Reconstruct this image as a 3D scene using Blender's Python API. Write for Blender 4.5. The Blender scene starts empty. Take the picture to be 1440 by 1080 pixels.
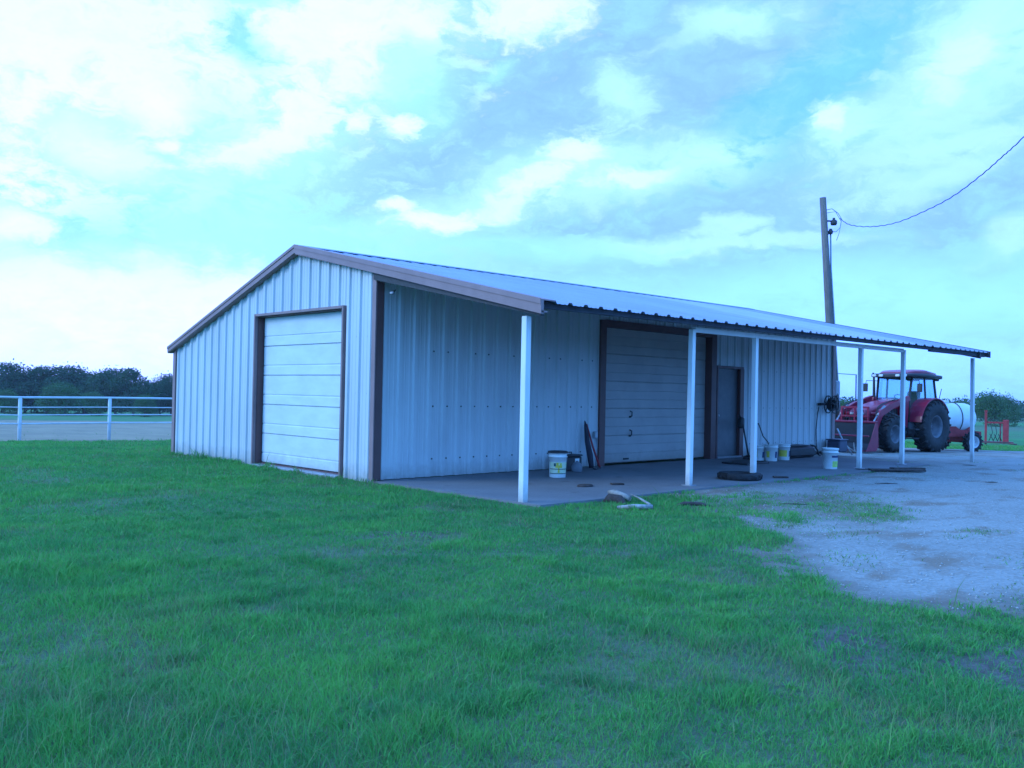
import bpy, math, random
import numpy as np
from mathutils import Vector, Matrix
random.seed(7); RNG = np.random.default_rng(11)
scene = bpy.context.scene
COL = scene.collection
R = math.radians

# ------------------------------------------------------------------ camera
cd = bpy.data.cameras.new('camera'); cam = bpy.data.objects.new('camera', cd); COL.objects.link(cam)
YAW, PIT, ROL = R(45.956), R(.589), R(1.152)
CAM = Vector((-8.062, -11.38, 1.4))
fw = Vector((math.cos(PIT)*math.cos(YAW), math.cos(PIT)*math.sin(YAW), math.sin(PIT)))
rt = fw.cross(Vector((0, 0, 1))).normalized(); up = rt.cross(fw)
rt, up = rt*math.cos(ROL)+up*math.sin(ROL), -rt*math.sin(ROL)+up*math.cos(ROL)
M = Matrix.Identity(4)
for i in range(3):
    M[i][0], M[i][1], M[i][2], M[i][3] = rt[i], up[i], -fw[i], CAM[i]
cam.matrix_world = M
cd.sensor_width = 36; cd.lens = 36*1250.5/1440; cd.clip_end = 6000; cd.clip_start = .05
scene.camera = cam
scene.view_settings.view_transform = 'Standard'; scene.view_settings.look = 'None'
scene.view_settings.gamma = 1; scene.view_settings.exposure = 0
scene.cycles.max_bounces = 6; scene.cycles.transparent_max_bounces = 8
scene.cycles.sample_clamp_indirect = 5

# ------------------------------------------------------------------ node helpers
def nn(nt, t, **k):
    n = nt.nodes.new(t)
    for a, b in k.items():
        if a == 'ins':
            for i, v in b.items(): n.inputs[i].default_value = v
        else: setattr(n, a, b)
    return n
def math_n(nt, op, a, b=None, clamp=False):
    n = nn(nt, 'ShaderNodeMath', operation=op); n.use_clamp = clamp
    for i, v in enumerate((a, b)):
        if v is None: continue
        if isinstance(v, (int, float)): n.inputs[i].default_value = v
        else: nt.links.new(v, n.inputs[i])
    return n.outputs[0]
def mixc(nt, fac, a, b, blend='MIX'):
    n = nn(nt, 'ShaderNodeMix', data_type='RGBA', blend_type=blend)
    for s, v in ((n.inputs[0], fac), (n.inputs[6], a), (n.inputs[7], b)):
        if isinstance(v, (int, float)): s.default_value = v
        elif isinstance(v, tuple): s.default_value = (*v[:3], 1)
        else: nt.links.new(v, s)
    return n.outputs[2]

# ------------------------------------------------------------------ world: sky and clouds
SUN_EL, SUN_AZ = R(26), R(150)          # azimuth measured from +X, anticlockwise
w = bpy.data.worlds.new('World'); scene.world = w; w.use_nodes = True
nt = w.node_tree; nt.nodes.clear()
L = nt.links.new
wo = nn(nt, 'ShaderNodeOutputWorld'); bg = nn(nt, 'ShaderNodeBackground'); bg.inputs[1].default_value = .1
L(bg.outputs[0], wo.inputs[0])
sky = nn(nt, 'ShaderNodeTexSky', sky_type='NISHITA', sun_disc=False, sun_elevation=SUN_EL, sun_rotation=R(90)-SUN_AZ)
tc = nn(nt, 'ShaderNodeTexCoord')
mp = nn(nt, 'ShaderNodeVectorRotate', rotation_type='Z_AXIS'); mp.inputs['Angle'].default_value = -YAW
L(tc.outputs['Generated'], mp.inputs['Vector'])
sx = nn(nt, 'ShaderNodeSeparateXYZ'); L(mp.outputs[0], sx.inputs[0])
az = math_n(nt, 'MULTIPLY', math_n(nt, 'ARCTAN2', sx.outputs[1], sx.outputs[0]), -180/math.pi)   # degrees, right positive
el = math_n(nt, 'MULTIPLY', math_n(nt, 'ARCSINE', sx.outputs[2]), 180/math.pi)
cv = nn(nt, 'ShaderNodeCombineXYZ'); L(az, cv.inputs[0]); L(el, cv.inputs[1])
def noise(vec, scale, detail=5, rough=.6, sxyz=None, w_=None):
    if sxyz:
        m_ = nn(nt, 'ShaderNodeVectorMath', operation='MULTIPLY'); L(vec, m_.inputs[0]); m_.inputs[1].default_value = sxyz; vec = m_.outputs[0]
    n = nn(nt, 'ShaderNodeTexNoise'); L(vec, n.inputs['Vector'])
    n.inputs['Scale'].default_value = scale; n.inputs['Detail'].default_value = detail; n.inputs['Roughness'].default_value = rough
    return n
nz = noise(cv.outputs[0], .16, 6, .6, (1, 1.7, 1))
s1 = nn(nt, 'ShaderNodeVectorMath', operation='SUBTRACT'); L(nz.outputs['Color'], s1.inputs[0]); s1.inputs[1].default_value = (.5, .5, .5)
s2 = nn(nt, 'ShaderNodeVectorMath', operation='MULTIPLY'); L(s1.outputs[0], s2.inputs[0]); s2.inputs[1].default_value = (5, 3, 0)
s3 = nn(nt, 'ShaderNodeVectorMath', operation='ADD'); L(cv.outputs[0], s3.inputs[0]); L(s2.outputs[0], s3.inputs[1])
wv = s3.outputs[0]
CC = dict(W=(.95, 1.30, 3.3), P=(.55, 1.08, 3.1), C=(.43, 1.06, 3.1), D=(.29, .86, 2.8), G=(.31, .65, 2.5), B=(.22, .72, 2.6))
# horizontal base: whiter to the left (bright side), bluer to the right
mr = nn(nt, 'ShaderNodeMapRange', interpolation_type='SMOOTHSTEP'); L(az, mr.inputs[0])
mr.inputs[1].default_value = -26; mr.inputs[2].default_value = 12
base = mixc(nt, mr.outputs[0], (.60, 1.15, 3.0), (.37, .82, 2.6))
mr = nn(nt, 'ShaderNodeMapRange', interpolation_type='SMOOTHSTEP'); L(el, mr.inputs[0])
mr.inputs[1].default_value = 1; mr.inputs[2].default_value = 12; mr.inputs[3].default_value = 1; mr.inputs[4].default_value = 0
base = mixc(nt, math_n(nt, 'MULTIPLY', mr.outputs[0], .8), base, (.41, .98, 3.0))
# a share of the physical sky in it
skyt = mixc(nt, 1.0, sky.outputs[0], (.07, .16, .38), 'MULTIPLY')
base = mixc(nt, .15, base, skyt)
# loose cloud streaks everywhere
st = noise(wv, .22, 7, .62, (.55, 1.5, 1))
mr = nn(nt, 'ShaderNodeMapRange', interpolation_type='SMOOTHSTEP'); L(st.outputs[0], mr.inputs[0]); mr.inputs[1].default_value = .48; mr.inputs[2].default_value = .72
base = mixc(nt, math_n(nt, 'MULTIPLY', mr.outputs[0], .5), base, CC['G'])
SKY = [(0.1, 17.9, 10.5, 6.9, 10, 'G', 0.85, 0.45), (10.1, 19.5, 10.5, 4.6, 20, 'G', 0.8, 0.45), (17.6, 11.3, 17.4, 3.4, 6, 'G', 0.75, 0.45), (-7.6, 13.4, 9.2, 2.8, 10, 'G', 0.55, 0.45), (-12.4, 11.6, 5.5, 1.4, 0, 'G', 0.5, 0.45), (-28.2, 16.5, 15.1, 12.4, 0, 'W', 0.95, 0.45), (-30.2, 10.9, 6.9, 5.5, 0, 'W', 0.8, 0.45), (-11.8, 21.8, 9.2, 5.0, 0, 'W', 0.95, 0.45), (-17.2, 20.3, 2.3, 1.3, -35, 'D', 0.9, 0.45), (-16.9, 22.6, 2.8, 0.9, 0, 'C', 0.8, 0.45), (-6.3, 18.9, 3.2, 3.2, 0, 'C', 0.7, 0.45), (-20.9, 13.6, 10.5, 3.4, 0, 'C', 0.8, 0.45), (-17.5, 9.3, 15.1, 3.0, 0, 'C', 0.85, 0.45), (-26.9, 7.9, 4.6, 2.5, 0, 'D', 0.75, 0.45), (-27.1, 1.6, 18.3, 6.0, 0, 'W', 1, 0.75), (-18.6, 3.2, 11.5, 4.1, 0, 'W', 1, 0.6), (-22.4, 16.4, 2.3, 1.7, 0, 'W', 0.95, 0.45), (-13.9, 16.8, 2.8, 1.7, 32, 'W', 0.95, 0.45), (-16.4, 14.7, 4.6, 1.3, 20, 'W', 0.85, 0.45), (-21.6, 14.2, 0.9, 0.5, 0, 'W', 0.95, 0.45), (-29.4, 9.0, 2.5, 0.9, 0, 'W', 0.95, 0.45), (-24.8, 13.6, 3.2, 1.4, -20, 'W', 0.7, 0.45), (-7.8, 16.7, 1.3, 0.9, 0, 'W', 0.95, 0.45), (-10.6, 16.8, 0.9, 0.8, 30, 'W', 0.9, 0.45), (0.9, 23.2, 3.7, 2.1, 0, 'W', 0.9, 0.45), (-6.4, 22.3, 2.1, 0.7, 0, 'W', 0.8, 0.45), (-1.8, 19.9, 1.4, 0.8, 30, 'C', 0.6, 0.45), (14.0, 22.7, 4.1, 1.1, 0, 'P', 0.9, 0.45), (11.4, 22.0, 2.8, 0.9, 20, 'P', 0.6, 0.45), (6.7, 18.5, 2.2, 1.7, 0, 'P', 0.9, 0.45), (4.3, 14.3, 7.8, 2.3, 8, 'P', 0.9, 0.45), (-3.4, 11.6, 6.0, 1.4, 8, 'P', 0.8, 0.45), (12.8, 15.2, 4.6, 1.3, 15, 'P', 0.9, 0.45), (9.3, 13.7, 6.9, 1.4, 12, 'P', 0.6, 0.45), (3.6, 15.3, 2.3, 1.1, 10, 'W', 0.75, 0.45), (7.0, 13.8, 3.2, 0.6, 5, 'W', 0.6, 0.45), (-0.2, 12.2, 3.9, 0.9, 22, 'W', 0.6, 0.45), (-5.2, 11.0, 2.8, 0.7, 0, 'W', 0.95, 0.45), (-7.5, 11.8, 1.2, 0.4, 0, 'W', 0.9, 0.45), (1.6, 13.5, 2.3, 0.6, 20, 'W', 0.6, 0.45), (19.9, 19.2, 7.8, 2.8, 32, 'B', 0.95, 0.45), (14.5, 17.2, 2.8, 1.4, 20, 'B', 0.4, 0.45), (25.8, 17.1, 9.2, 3.4, 33, 'P', 0.8, 0.35), (20.4, 16.0, 2.5, 1.6, 15, 'P', 0.95, 0.45), (19.9, 16.7, 1.0, 0.7, 0, 'W', 0.6, 0.45), (28.3, 20.8, 4.6, 2.8, 20, 'P', 0.9, 0.45), (26.5, 18.9, 2.8, 1.1, 40, 'W', 0.4, 0.45), (26.9, 14.7, 4.1, 0.7, 10, 'P', 0.7, 0.45), (24.3, 12.9, 5.5, 0.9, 15, 'P', 0.5, 0.45), (13.8, 10.7, 2.3, 0.7, 0, 'P', 0.9, 0.45), (16.8, 9.6, 6.0, 0.6, 0, 'P', 0.7, 0.45), (9.4, 9.5, 6.9, 0.8, 0, 'P', 0.8, 0.45), (2.6, 9.3, 8.3, 1.0, 0, 'C', 0.6, 0.45), (26.6, 13.1, 5.5, 0.9, 25, 'P', 0.6, 0.45), (29.5, 9.4, 2.8, 1.1, 20, 'P', 0.7, 0.45), (20.9, 6.1, 18.3, 2.3, 0, 'C', 0.7, 0.45)]
mo = nn(nt, 'ShaderNodeMapRange', interpolation_type='SMOOTHSTEP'); L(el, mo.inputs[0])       # unseen sky overhead, brightened to add light on lawn and roof
mo.inputs[1].default_value = 25; mo.inputs[2].default_value = 48
mb_ = nn(nt, 'ShaderNodeMapRange', interpolation_type='SMOOTHSTEP'); L(math_n(nt, 'ABSOLUTE', az), mb_.inputs[0]); mb_.inputs[1].default_value = 42; mb_.inputs[2].default_value = 90
oth = math_n(nt, 'MAXIMUM', mo.outputs[0], mb_.outputs[0])
fine = noise(wv, .42, 9, .66, (.8, 1.5, 1))
fz = math_n(nt, 'MULTIPLY', math_n(nt, 'SUBTRACT', fine.outputs[0], .5), 3.0)
colr = base
for (a_, e_, rx, ry, ro, c_, s_, k_) in SKY:
    m_ = nn(nt, 'ShaderNodeMapping', vector_type='TEXTURE'); L(wv, m_.inputs[0])
    m_.inputs['Location'].default_value = (a_, e_, 0); m_.inputs['Rotation'].default_value = (0, 0, R(ro)); m_.inputs['Scale'].default_value = (rx, ry, 1)
    ln = nn(nt, 'ShaderNodeVectorMath', operation='LENGTH'); L(m_.outputs[0], ln.inputs[0])
    dd = math_n(nt, 'ADD', ln.outputs['Value'], fz if s_ < 1 else math_n(nt, 'MULTIPLY', fz, .35))
    q = nn(nt, 'ShaderNodeMapRange', interpolation_type='SMOOTHSTEP'); L(dd, q.inputs[0])
    q.inputs[1].default_value = k_-.15; q.inputs[2].default_value = 1.3; q.inputs[3].default_value = s_; q.inputs[4].default_value = 0
    colr = mixc(nt, q.outputs[0], colr, CC[c_])
colr = mixc(nt, math_n(nt, 'MULTIPLY', oth, .85), colr, (.31, 1.19, 3.3))  # out-of-view sky made bluer and brighter to tint the light
mf = nn(nt, 'ShaderNodeMapRange'); L(fine.outputs[0], mf.inputs[0]); mf.inputs[1].default_value = .3; mf.inputs[2].default_value = .7; mf.inputs[3].default_value = .9; mf.inputs[4].default_value = 1.1
colr2 = nn(nt, 'ShaderNodeVectorMath', operation='SCALE'); L(colr, colr2.inputs[0]); L(math_n(nt, 'MULTIPLY', mf.outputs[0], 10.0), colr2.inputs['Scale'])
L(colr2.outputs[0], bg.inputs[0])
w.cycles.sampling_method = 'MANUAL'; w.cycles.sample_map_resolution = 512

sl = bpy.data.lights.new('sun', 'SUN'); sl.energy = 2.8; sl.angle = R(24); sl.color = (.46, .67, .84)
so = bpy.data.objects.new('sun', sl); COL.objects.link(so)
sd = Vector((math.cos(SUN_EL)*math.cos(SUN_AZ), math.cos(SUN_EL)*math.sin(SUN_AZ), math.sin(SUN_EL)))
so.rotation_euler = sd.to_track_quat('Z', 'Y').to_euler(); so.location = (0, 0, 30)

# ------------------------------------------------------------------ materials
MATS = {}
def mat(name, col, rough=.6, metal=0, var=.12, vscale=3, col2=None, bump=0, bscale=60, spec=.4, trans=0, alpha=1, stretch=(1, 1, 1), coat=0):
    if name in MATS: return MATS[name]
    m = bpy.data.materials.new(name); m.use_nodes = True; t = m.node_tree; b = t.nodes['Principled BSDF']
    tcn = nn(t, 'ShaderNodeTexCoord'); mpn = nn(t, 'ShaderNodeMapping'); mpn.inputs['Scale'].default_value = stretch
    t.links.new(tcn.outputs['Object'], mpn.inputs[0])
    n1 = nn(t, 'ShaderNodeTexNoise'); n1.inputs['Scale'].default_value = vscale; n1.inputs['Detail'].default_value = 6; n1.inputs['Roughness'].default_value = .65
    t.links.new(mpn.outputs[0], n1.inputs['Vector'])
    q = nn(t, 'ShaderNodeMapRange'); t.links.new(n1.outputs[0], q.inputs[0]); q.inputs[1].default_value = .3; q.inputs[2].default_value = .7
    c2 = col2 or tuple(c*(1-var*2) for c in col)
    c1 = col if col2 else tuple(min(1, c*(1+var)) for c in col)
    t.links.new(mixc(t, q.outputs[0], c1, c2), b.inputs['Base Color'])
    b.inputs['Roughness'].default_value = rough; b.inputs['Metallic'].default_value = metal
    b.inputs['Specular IOR Level'].default_value = spec; b.inputs['Transmission Weight'].default_value = trans; b.inputs['Alpha'].default_value = alpha
    b.inputs['Coat Weight'].default_value = coat
    if bump:
        n2 = nn(t, 'ShaderNodeTexNoise'); n2.inputs['Scale'].default_value = bscale; n2.inputs['Detail'].default_value = 4
        t.links.new(mpn.outputs[0], n2.inputs['Vector'])
        bn = nn(t, 'ShaderNodeBump'); bn.inputs['Strength'].default_value = bump; bn.inputs['Distance'].default_value = .02
        t.links.new(n2.outputs[0], bn.inputs['Height']); t.links.new(bn.outputs[0], b.inputs['Normal'])
    MATS[name] = m; return m
def dirt(m, h0=.45, amt=.6, colr=(.17, .13, .10)):      # mud splash and dust at the foot of a surface
    t = m.node_tree; b = t.nodes['Principled BSDF']; lk = b.inputs['Base Color'].links[0]; src = lk.from_socket
    g_ = nn(t, 'ShaderNodeNewGeometry'); sp_ = nn(t, 'ShaderNodeSeparateXYZ'); t.links.new(g_.outputs['Position'], sp_.inputs[0])
    q = nn(t, 'ShaderNodeMapRange'); t.links.new(sp_.outputs[2], q.inputs[0]); q.inputs[1].default_value = 0; q.inputs[2].default_value = h0; q.inputs[3].default_value = 1; q.inputs[4].default_value = 0
    n_ = nn(t, 'ShaderNodeTexNoise'); n_.inputs['Scale'].default_value = 7; n_.inputs['Detail'].default_value = 7; n_.inputs['Roughness'].default_value = .7; t.links.new(g_.outputs['Position'], n_.inputs['Vector'])
    f_ = math_n(t, 'MULTIPLY', math_n(t, 'SUBTRACT', math_n(t, 'ADD', math_n(t, 'MULTIPLY', q.outputs[0], .9), n_.outputs[0]), .72, True), 2.2*amt, True)
    t.links.new(mixc(t, f_, src, colr), b.inputs['Base Color'])
WALL = mat('painted_wall_metal', (.52, .54, .54), .45, 0, .06, 1.2, bump=.05, bscale=3, stretch=(1, 1, .4))
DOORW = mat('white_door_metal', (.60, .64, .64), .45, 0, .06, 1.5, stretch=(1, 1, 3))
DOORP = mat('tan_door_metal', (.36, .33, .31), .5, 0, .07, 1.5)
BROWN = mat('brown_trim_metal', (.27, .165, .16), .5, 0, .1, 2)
BROWND = mat('dark_and_shaded_brown_metal', (.13, .055, .05), .5, 0, .12, 2)  # darker brown; on the porch-side corner trim it stands for shade
WHITE = mat('white_post_paint', (.70, .70, .69), .4, 0, .06, 4, stretch=(1, 1, .3))
ROOFA = mat('roof_metal_plain', (.25, .295, .40), .5, 0, .08, .9)
ROOFB = mat('roof_metal_pale', (.31, .36, .47), .5, 0, .07, .9)
ROOFC = mat('roof_metal_grey', (.23, .28, .37), .5, 0, .08, .9)
for m_, a_ in ((WALL, .32), (DOORW, .3), (WHITE, .35), (BROWN, .4), (DOORP, .35)): dirt(m_, .35, a_)
DARK = mat('dark_steel', (.035, .035, .04), .6, 0, .15, 5)
BLACK = mat('black_plastic', (.02, .02, .022), .5, 0, .2, 8)
RUBBER = mat('tyre_rubber', (.022, .022, .024), .75, 0, .3, 9, bump=.2)
PIPE = mat('painted_fence_pipe', (.55, .56, .58), .5, 0, .08, 3)
TIMBER = mat('weathered_pole_timber', (.17, .14, .12), .85, 0, .2, 8, bump=.5, bscale=20, stretch=(3, 3, .25))
REDP = mat('tractor_red_paint', (.28, .012, .04), .38, 0, .12, 5, coat=.2)
REDD = mat('faded_red_paint', (.36, .035, .04), .6, 0, .2, 5)
PLAST = mat('white_bucket_plastic', (.66, .68, .66), .5, 0, .08, 6)
TANKP = mat('translucent_tank_plastic', (.66, .68, .68), .45, 0, .07, 1.5)
YEL = mat('yellow_label_print', (.60, .52, .07), .5, 0, .1, 8)
GRN = mat('green_label_print', (.16, .34, .10), .5, 0, .15, 20)
NAVY = mat('navy_label_print', (.02, .03, .12), .5, 0, .1, 8)
GREYM = mat('galvanised_grey_metal', (.33, .34, .36), .45, .5, .1, 6)
RIMM = mat('pale_wheel_rim_paint', (.60, .60, .60), .45, 0, .1, 6)
BARK = mat('tree_bark', (.10, .075, .055), .9, 0, .25, 3, bump=.4)
STICK = mat('dry_grey_wood', (.33, .28, .24), .85, 0, .25, 12, bump=.5)
STICKD = mat('dark_rotten_wood', (.07, .05, .045), .9, 0, .3, 10, bump=.5)
STRAW = mat('dry_straw', (.30, .26, .16), .9, 0, .2, 10)
SEAT = mat('dark_seat_vinyl', (.03, .03, .035), .6)
def glass():
    m = bpy.data.materials.new('tinted_cab_glass'); m.use_nodes = True; t = m.node_tree; t.nodes.clear()
    o = nn(t, 'ShaderNodeOutputMaterial'); a = nn(t, 'ShaderNodeBsdfTransparent'); g = nn(t, 'ShaderNodeBsdfGlossy'); x = nn(t, 'ShaderNodeMixShader'); fr = nn(t, 'ShaderNodeFresnel')
    a.inputs[0].default_value = (.80, .91, .95, 1); g.inputs['Roughness'].default_value = .03; fr.inputs[0].default_value = 1.5
    n = nn(t, 'ShaderNodeTexNoise'); n.inputs['Scale'].default_value = 3
    t.links.new(n.outputs[0], g.inputs['Roughness']) if 0 else None
    x.inputs[0].default_value = .08; t.links.new(a.outputs[0], x.inputs[1]); t.links.new(g.outputs[0], x.inputs[2]); t.links.new(x.outputs[0], o.inputs[0])
    return m
GLASS = glass()

# ------------------------------------------------------------------ mesh builder
class MB:
    def __init__(s): s.v = []; s.f = []; s.m = []; s.mi = 0; s.sm = []
    def add(s, vs, fs, smooth=False):
        b = len(s.v); s.v += [tuple(v) for v in vs]
        for f in fs: s.f.append(tuple(b+i for i in f)); s.m.append(s.mi); s.sm.append(smooth)
        return s
    def box(s, c, d, rot=None):
        vs = [Vector((x*d[0]/2, y*d[1]/2, z*d[2]/2)) for x in (-1, 1) for y in (-1, 1) for z in (-1, 1)]
        if rot is not None: vs = [rot @ v for v in vs]
        return s.add([v+Vector(c) for v in vs], [(0, 1, 3, 2), (4, 6, 7, 5), (0, 4, 5, 1), (2, 3, 7, 6), (0, 2, 6, 4), (1, 5, 7, 3)])
    def rbox(s, c, d, r=.01, rot=None):      # box with chamfered vertical-profile edges
        hx, hy, hz = [q/2 for q in d]; r = min(r, hx*.9, hy*.9, hz*.9)
        vs = []; 
        for z, k in ((-hz, r), (-hz+r, 0), (hz-r, 0), (hz, r)):
            X, Y = hx-k, hy-k
            vs += [(-X+r, -Y, z), (X-r, -Y, z), (X, -Y+r, z), (X, Y-r, z), (X-r, Y, z), (-X+r, Y, z), (-X, Y-r, z), (-X, -Y+r, z)]
        fs = [tuple(range(7, -1, -1)), tuple(range(24, 32))]
        for l in range(3):
            for i in range(8): j = (i+1) % 8; fs.append((l*8+i, l*8+j, l*8+8+j, l*8+8+i))
        vs = [Vector(v) for v in vs]
        if rot is not None: vs = [rot @ v for v in vs]
        return s.add([v+Vector(c) for v in vs], fs)
    def tube(s, pts, r, n=10, caps=True):
        pts = [Vector(p) for p in pts]; rs = r if isinstance(r, (list, tuple)) else [r]*len(pts)
        vs = []; fs = []; prev = None
        for i, p in enumerate(pts):
            d = (pts[min(i+1, len(pts)-1)]-pts[max(i-1, 0)]).normalized()
            a = d.cross(Vector((0, 0, 1))) if prev is None else prev-d*prev.dot(d)
            if a.length < 1e-4: a = d.cross(Vector((1, 0, 0)))
            a.normalize(); prev = a; b = d.cross(a)
            for k in range(n):
                t = 2*math.pi*k/n; vs.append(p+(a*math.cos(t)+b*math.sin(t))*rs[i])
        for i in range(len(pts)-1):
            for k in range(n): j = (k+1) % n; fs.append((i*n+k, i*n+j, (i+1)*n+j, (i+1)*n+k))
        s.add(vs, fs, True)
        if caps:
            b = len(s.v)-len(vs)
            for ring in (range(n-1, -1, -1), range((len(pts)-1)*n, len(pts)*n)):
                s.f.append(tuple(b+k for k in ring)); s.m.append(s.mi); s.sm.append(False)
        return s
    def lathe(s, prof, c=(0, 0, 0), axis='Z', n=32, smooth=True):
        vs = []; fs = []; m = len(prof)
        for k in range(n):
            t = 2*math.pi*k/n; ca, sa = math.cos(t), math.sin(t)
            for (r, h) in prof:
                v = (r*ca, r*sa, h) if axis == 'Z' else ((r*ca, h, r*sa) if axis == 'Y' else (h, r*ca, r*sa))
                vs.append(Vector(v)+Vector(c))
        for k in range(n):
            j = (k+1) % n
            for i in range(m-1): fs.append((k*m+i, j*m+i, j*m+i+1, k*m+i+1))
        return s.add(vs, fs, smooth)
    def prism(s, pts, y0, y1, axis='Y'):     # polygon in XZ (axis Y) / YZ (axis X) / XY (axis Z) extruded
        n = len(pts); vs = []
        for y in (y0, y1):
            for (a, b) in pts: vs.append((a, y, b) if axis == 'Y' else ((y, a, b) if axis == 'X' else (a, b, y)))
        fs = [tuple(range(n)), tuple(range(2*n-1, n-1, -1))]+[(i, i+n, (i+1) % n+n, (i+1) % n) for i in range(n)]
        return s.add(vs, fs)
    def build(s, name, mats, parent=None, loc=None, bevel=0):
        me = bpy.data.meshes.new(name); me.from_pydata(s.v, [], s.f)
        for m_ in (mats if isinstance(mats, (list, tuple)) else [mats]): me.materials.append(m_)
        me.polygons.foreach_set('material_index', s.m); me.polygons.foreach_set('use_smooth', s.sm)
        me.update()
        o = bpy.data.objects.new(name, me); COL.objects.link(o)
        if parent: o.parent = parent
        if loc: o.location = loc
        if bevel:
            b = o.modifiers.new('bevel', 'BEVEL'); b.width = bevel; b.segments = 2; b.limit_method = 'ANGLE'; b.angle_limit = R(40)
        return o
def tag(o, label=None, cat=None, group=None, kind=None):
    if label: o['label'] = label
    if cat: o['category'] = cat
    if group: o['group'] = group
    if kind: o['kind'] = kind
    return o
def empty(name, loc=(0, 0, 0), rz=0, **k):
    o = bpy.data.objects.new(name, None); COL.objects.link(o); o.location = loc; o.rotation_euler = (0, 0, rz); o.empty_display_size = .2
    return tag(o, **k)
def npmesh(name, V, quads=None, tris=None, mats=(), smooth=False):
    me = bpy.data.meshes.new(name)
    nq = 0 if quads is None else len(quads); ntr = 0 if tris is None else len(tris)
    me.vertices.add(len(V)); me.vertices.foreach_set('co', np.asarray(V, np.float32).ravel())
    idx = np.concatenate([quads.ravel() if nq else np.zeros(0, int), tris.ravel() if ntr else np.zeros(0, int)]).astype(np.int32)
    me.loops.add(len(idx)); me.loops.foreach_set('vertex_index', idx)
    st_ = np.concatenate([np.arange(nq)*4, nq*4+np.arange(ntr)*3]).astype(np.int32)
    me.polygons.add(nq+ntr); me.polygons.foreach_set('loop_start', st_)
    me.polygons.foreach_set('loop_total', np.concatenate([np.full(nq, 4), np.full(ntr, 3)]).astype(np.int32))
    if smooth: me.polygons.foreach_set('use_smooth', np.ones(nq+ntr, bool))
    for m_ in mats: me.materials.append(m_)
    me.update(calc_edges=True); me.validate()
    o = bpy.data.objects.new(name, me); COL.objects.link(o); return o

# ------------------------------------------------------------------ noise and terrain
_T = np.random.default_rng(5).random((256, 256))
def vn(x, y):
    x = np.asarray(x, float); y = np.asarray(y, float)
    xi = np.floor(x).astype(int); yi = np.floor(y).astype(int); fx = x-xi; fy = y-yi
    fx = fx*fx*(3-2*fx); fy = fy*fy*(3-2*fy)
    g = lambda a, b: _T[a & 255, b & 255]
    return (g(xi, yi)*(1-fx)+g(xi+1, yi)*fx)*(1-fy)+(g(xi, yi+1)*(1-fx)+g(xi+1, yi+1)*fx)*fy
def fbm(x, y, o=4):
    a = 0; s_ = 0; k = 1.
    for i in range(o): a = a+k*vn(x*2**i+17*i, y*2**i+31*i); s_ += k; k *= .5
    return a/s_
F2 = np.array([math.cos(YAW), math.sin(YAW)]); L2 = np.array([-F2[1], F2[0]])
def sm(a, b, x):
    t = np.clip((x-a)/(b-a), 0, 1); return t*t*(3-2*t)
GRAV = np.array([(3.2, -3.5), (12.3, -3.5), (12.3, .3), (15.4, .4), (15.4, 8), (22, 9), (25.5, 5), (27.5, 1.5), (29, -4), (36, -14), (40, -30), (14, -34), (9, -27), (4, -19), (.5, -13.5), (-.6, -11), (-1.05, -9.6), (-1.35, -8.4), (-.95, -7.5), (-.15, -6.9), (.65, -6.2), (1.6, -5.3), (2.3, -4.6), (2.6, -3.9)])
def sdist(P, x, y):      # signed distance to polygon, positive inside
    x = np.asarray(x, float); y = np.asarray(y, float); d = np.full(x.shape, 1e9); ins = np.zeros(x.shape, bool)
    n = len(P)
    for i in range(n):
        ax, ay = P[i]; bx_, by_ = P[(i+1) % n]
        ex, ey = bx_-ax, by_-ay; t = np.clip(((x-ax)*ex+(y-ay)*ey)/(ex*ex+ey*ey), 0, 1)
        d = np.minimum(d, np.hypot(x-ax-t*ex, y-ay-t*ey))
        c = ((ay > y) != (by_ > y)) & (x < (bx_-ax)*(y-ay)/(by_-ay+1e-12)+ax); ins ^= c
    return np.where(ins, d, -d)
def gsd(x, y):
    return sdist(GRAV, x, y)+(fbm(x*1.3, y*1.3)-.5)*1.1+(fbm(x*4, y*4, 3)-.5)*.8
def hgt(x, y):
    x = np.asarray(x, float); y = np.asarray(y, float)
    dx = x-CAM.x; dy = y-CAM.y
    Z = dx*F2[0]+dy*F2[1]; Lt = dx*L2[0]+dy*L2[1]
    ang = np.arctan2(Lt, np.maximum(Z, 1))
    s_ = .0217+(.036-.0217)*sm(-.45, .45, ang)
    z1 = 2.5*np.log1p(np.exp(np.clip((Z-18)/2.5, -30, 30)))
    z1 = np.where((Z-18)/2.5 > 29, Z-18, z1)
    drop = s_*np.minimum(z1, 85)+s_*.55*np.clip(z1-85, 0, 150)
    h = -.05-drop
    h = h-.09*(1-sm(4, 10, np.hypot(dx, dy)))
    bd = np.hypot(np.maximum(np.maximum(x-12.4, -x), 0), np.maximum(np.maximum(-3.6-y, y-7.3), 0))
    h = np.where(bd < 5, -.035+(h+.035)*sm(0, 5, bd), h)
    # rolling lawn
    rr = np.hypot(dx, dy)
    bw = sm(.3, 2.5, np.maximum(np.maximum(-3.6-y, -x), np.maximum(x-15.2, y-7.3)))
    gm = 1-sm(-.3, .3, sdist(GRAV, x, y))
    h = h+(fbm(x*.35, y*.35, 3)-.5)*.14*bw*(.25+.75*gm)*(1+.4*sm(20, 60, rr))+(fbm(x*1.7, y*1.7, 2)-.5)*.035*bw*gm
    return h
def hz(x, y): return float(hgt(np.array([x]), np.array([y]))[0])

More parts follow.
